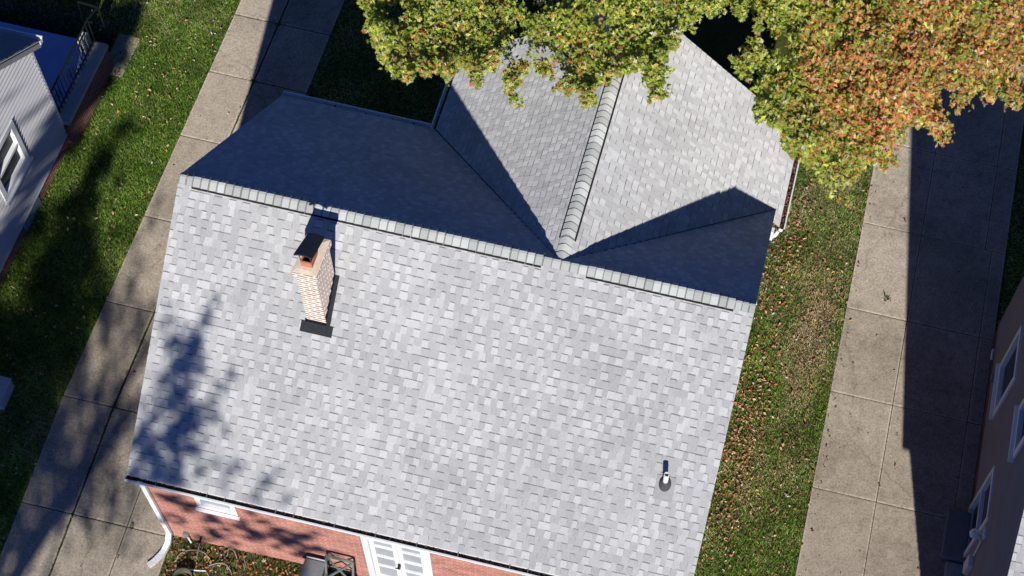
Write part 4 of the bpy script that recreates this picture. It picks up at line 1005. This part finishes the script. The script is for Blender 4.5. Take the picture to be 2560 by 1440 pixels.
for b in ((30, 620, .4, 1.5), (100, 760, .55, 2), (160, 640, .45, 1.6), (60, 900, .6, 2), (200, 560, .35, 1.3), (130, 880, .5, 1.8), (30, 1000, .5, 1.6), (250, 620, .25, .9), (190, 790, .4, 1.4), (340, 270, .18, .7), (300, 330, .22, .8), (370, 230, .15, .6), (260, 400, .3, 1.1), (220, 460, .35, 1.2), (300, 450, .2, .7), (170, 700, .4, 1.3), (60, 1080, .4, 1.4), (30, 1180, .4, 1.3), (70, 820, .5, 1.6), (110, 960, .4, 1.4), (10, 1260, .3, 1.0), (110, 1110, .2, .8), (400, 500, .15, .5), (370, 560, .15, .5), (330, 600, .2, .6), (330, 700, .22, .9), (290, 760, .25, .9), (340, 800, .25, 1), (250, 850, .22, .9), (300, 870, .22, .9), (200, 940, .2, .8), (240, 980, .2, .9), (300, 1000, .25, 1), (320, 930, .25, 1), (300, 1080, .22, .8), (230, 1100, .2, .9), (190, 1060, .15, .7), (160, 1180, .2, .8), (120, 1210, .15, .8), (50, 1320, .2, .8), (30, 1380, .2, .8), (80, 1350, .2, .8), (210, 1330, .13, .8), (270, 1400, .13, .8), (250, 1350, .1, .8), (150, 1420, .15, .8), (310, 1360, .1, .8), (290, 1420, .12, .8), (340, 1400, .1, .6), (215, 200, .25, 1.2), (250, 140, .22, 1.1), (170, 280, .25, 1.2), (290, 180, .2, 1), (200, 330, .25, 1.2), (560, 1420, .15, .7), (640, 1420, .15, .7), (470, 1400, .12, .6)): blob(b[0], b[1], b[2], b[3]*(0.62 if (b[0] > 180 and b[1] > 680) or b[1] > 1290 else 1.0))
for b in ((262, 125, .3, 2.6), (250, 150, .3, 2.6), (235, 180, .3, 2.6), (215, 215, .3, 2.6), (195, 255, .3, 2.5), (175, 295, .3, 2.5)): blob(*b, surf='p')
for b in ((400, 1230, .12, 1.2), (440, 1240, .2, 1.6), (470, 1270, .2, 1.5), (450, 1300, .14, 1), (520, 1300, .18, 1.4), (540, 1330, .2, 1.6), (500, 1340, .12, 1), (600, 1310, .16, 1.3), (630, 1340, .2, 1.6), (580, 1360, .12, 1.1), (660, 1300, .13, 1.1), (700, 1330, .2, 1.6), (730, 1350, .22, 1.8), (690, 1370, .12, 1.1), (770, 1340, .18, 1.5), (800, 1370, .16, 1.3), (760, 1380, .2, 1.6), (840, 1385, .12, .8), (620, 1280, .1, .9), (410, 1290, .15, 1.2)): blob(*b, surf='f')
for b in ((100, 260, .12, .8), (60, 290, .12, .7), (130, 300, .12, .8), (140, 350, .16, 1.2), (100, 400, .2, 1.2), (80, 470, .25, 1.3), (40, 540, .25, 1.2), (10, 600, .2, 1), (20, 250, .1, .5)): blob(*b, surf='l')
sprays2 = []
BD = unit((0.30, 0.9, 0.45))                       # twigs of this tree mostly run this way
for P, r_, dn in SP:
    for k in range(max(2, int(dn*4))):
        t = rs.uniform(10, 12.5)
        Q = P-S*t+BD*rs.uniform(-1.4, 1.4)*r_+np.array([rs.gauss(0, r_*0.25), rs.gauss(0, r_*0.25), rs.gauss(0, r_*0.25)])
        sprays2.append((Q, max(0.11, r_*rs.uniform(0.65, 1.1)), dn*min(1.25, max(0.17, (r_/0.3)**2))*0.27))
# the rest of the crown, higher and further out, shading only what lies outside the frame
for k in range(160):
    a = rs.uniform(0, 6.28); d_ = rs.uniform(0, 3.4); sprays2.append((np.array([0.5+d_*math.cos(a), -24.5+d_*math.sin(a), 13.2+rs.uniform(-1.5, 1.0)]), 0.6, 0.9))
def cols2(P, idx, r):
    pal = np.array([[0.12, 0.18, 0.03], [0.2, 0.24, 0.04], [0.35, 0.22, 0.05]]); return pal[r.integers(0, 3, len(P))]*r.uniform(0.7, 1.2, len(P))[:, None]
tree('street_tree', 'tall tree standing in front of the houses beyond the lower edge, dappling the left side', [(1.2, -24.0, -0.9), (1.2, -23.8, 3), (1.3, -23.4, 6), (1.2, -23, 9), (1.1, -22.6, 11.5)], [0.34, 0.28, 0.22, 0.16, 0.07], sprays2, 33, leaf=0.13, per=150, colf=cols2, nlimb=12)

# low shrubs in the shade behind the left porch
Pn = []; 
P = np.stack([rng.uniform(-11, -4.9, 9000), rng.normal(6.25, 0.18, 9000), np.abs(rng.normal(0.0, 0.2, 9000))], 1)
root = empty('hedge', (-8, 6.25, 0), 'low dark hedge in the shade behind the left porch', 'hedge')
scatter_quads('foliage', P, 0.06, np.tile(np.array([[0.04, 0.06, 0.03]]), (len(P), 1))*rng.uniform(0.5, 2.2, len(P))[:, None], 'leaf', 77, flat=0.2, parent=root)
mb = MB()
mb.tube([(-10.9, 6.25, 0.04), (-5.0, 6.25, 0.04)], 0.02, 5)
for i in range(12): mb.tube([(-10.8+i*0.5, 6.25, 0.02), (-10.8+i*0.5+0.05, 6.22, 0.3)], 0.012, 5)
mb.build('stem', 'bark', root); adopt(root)
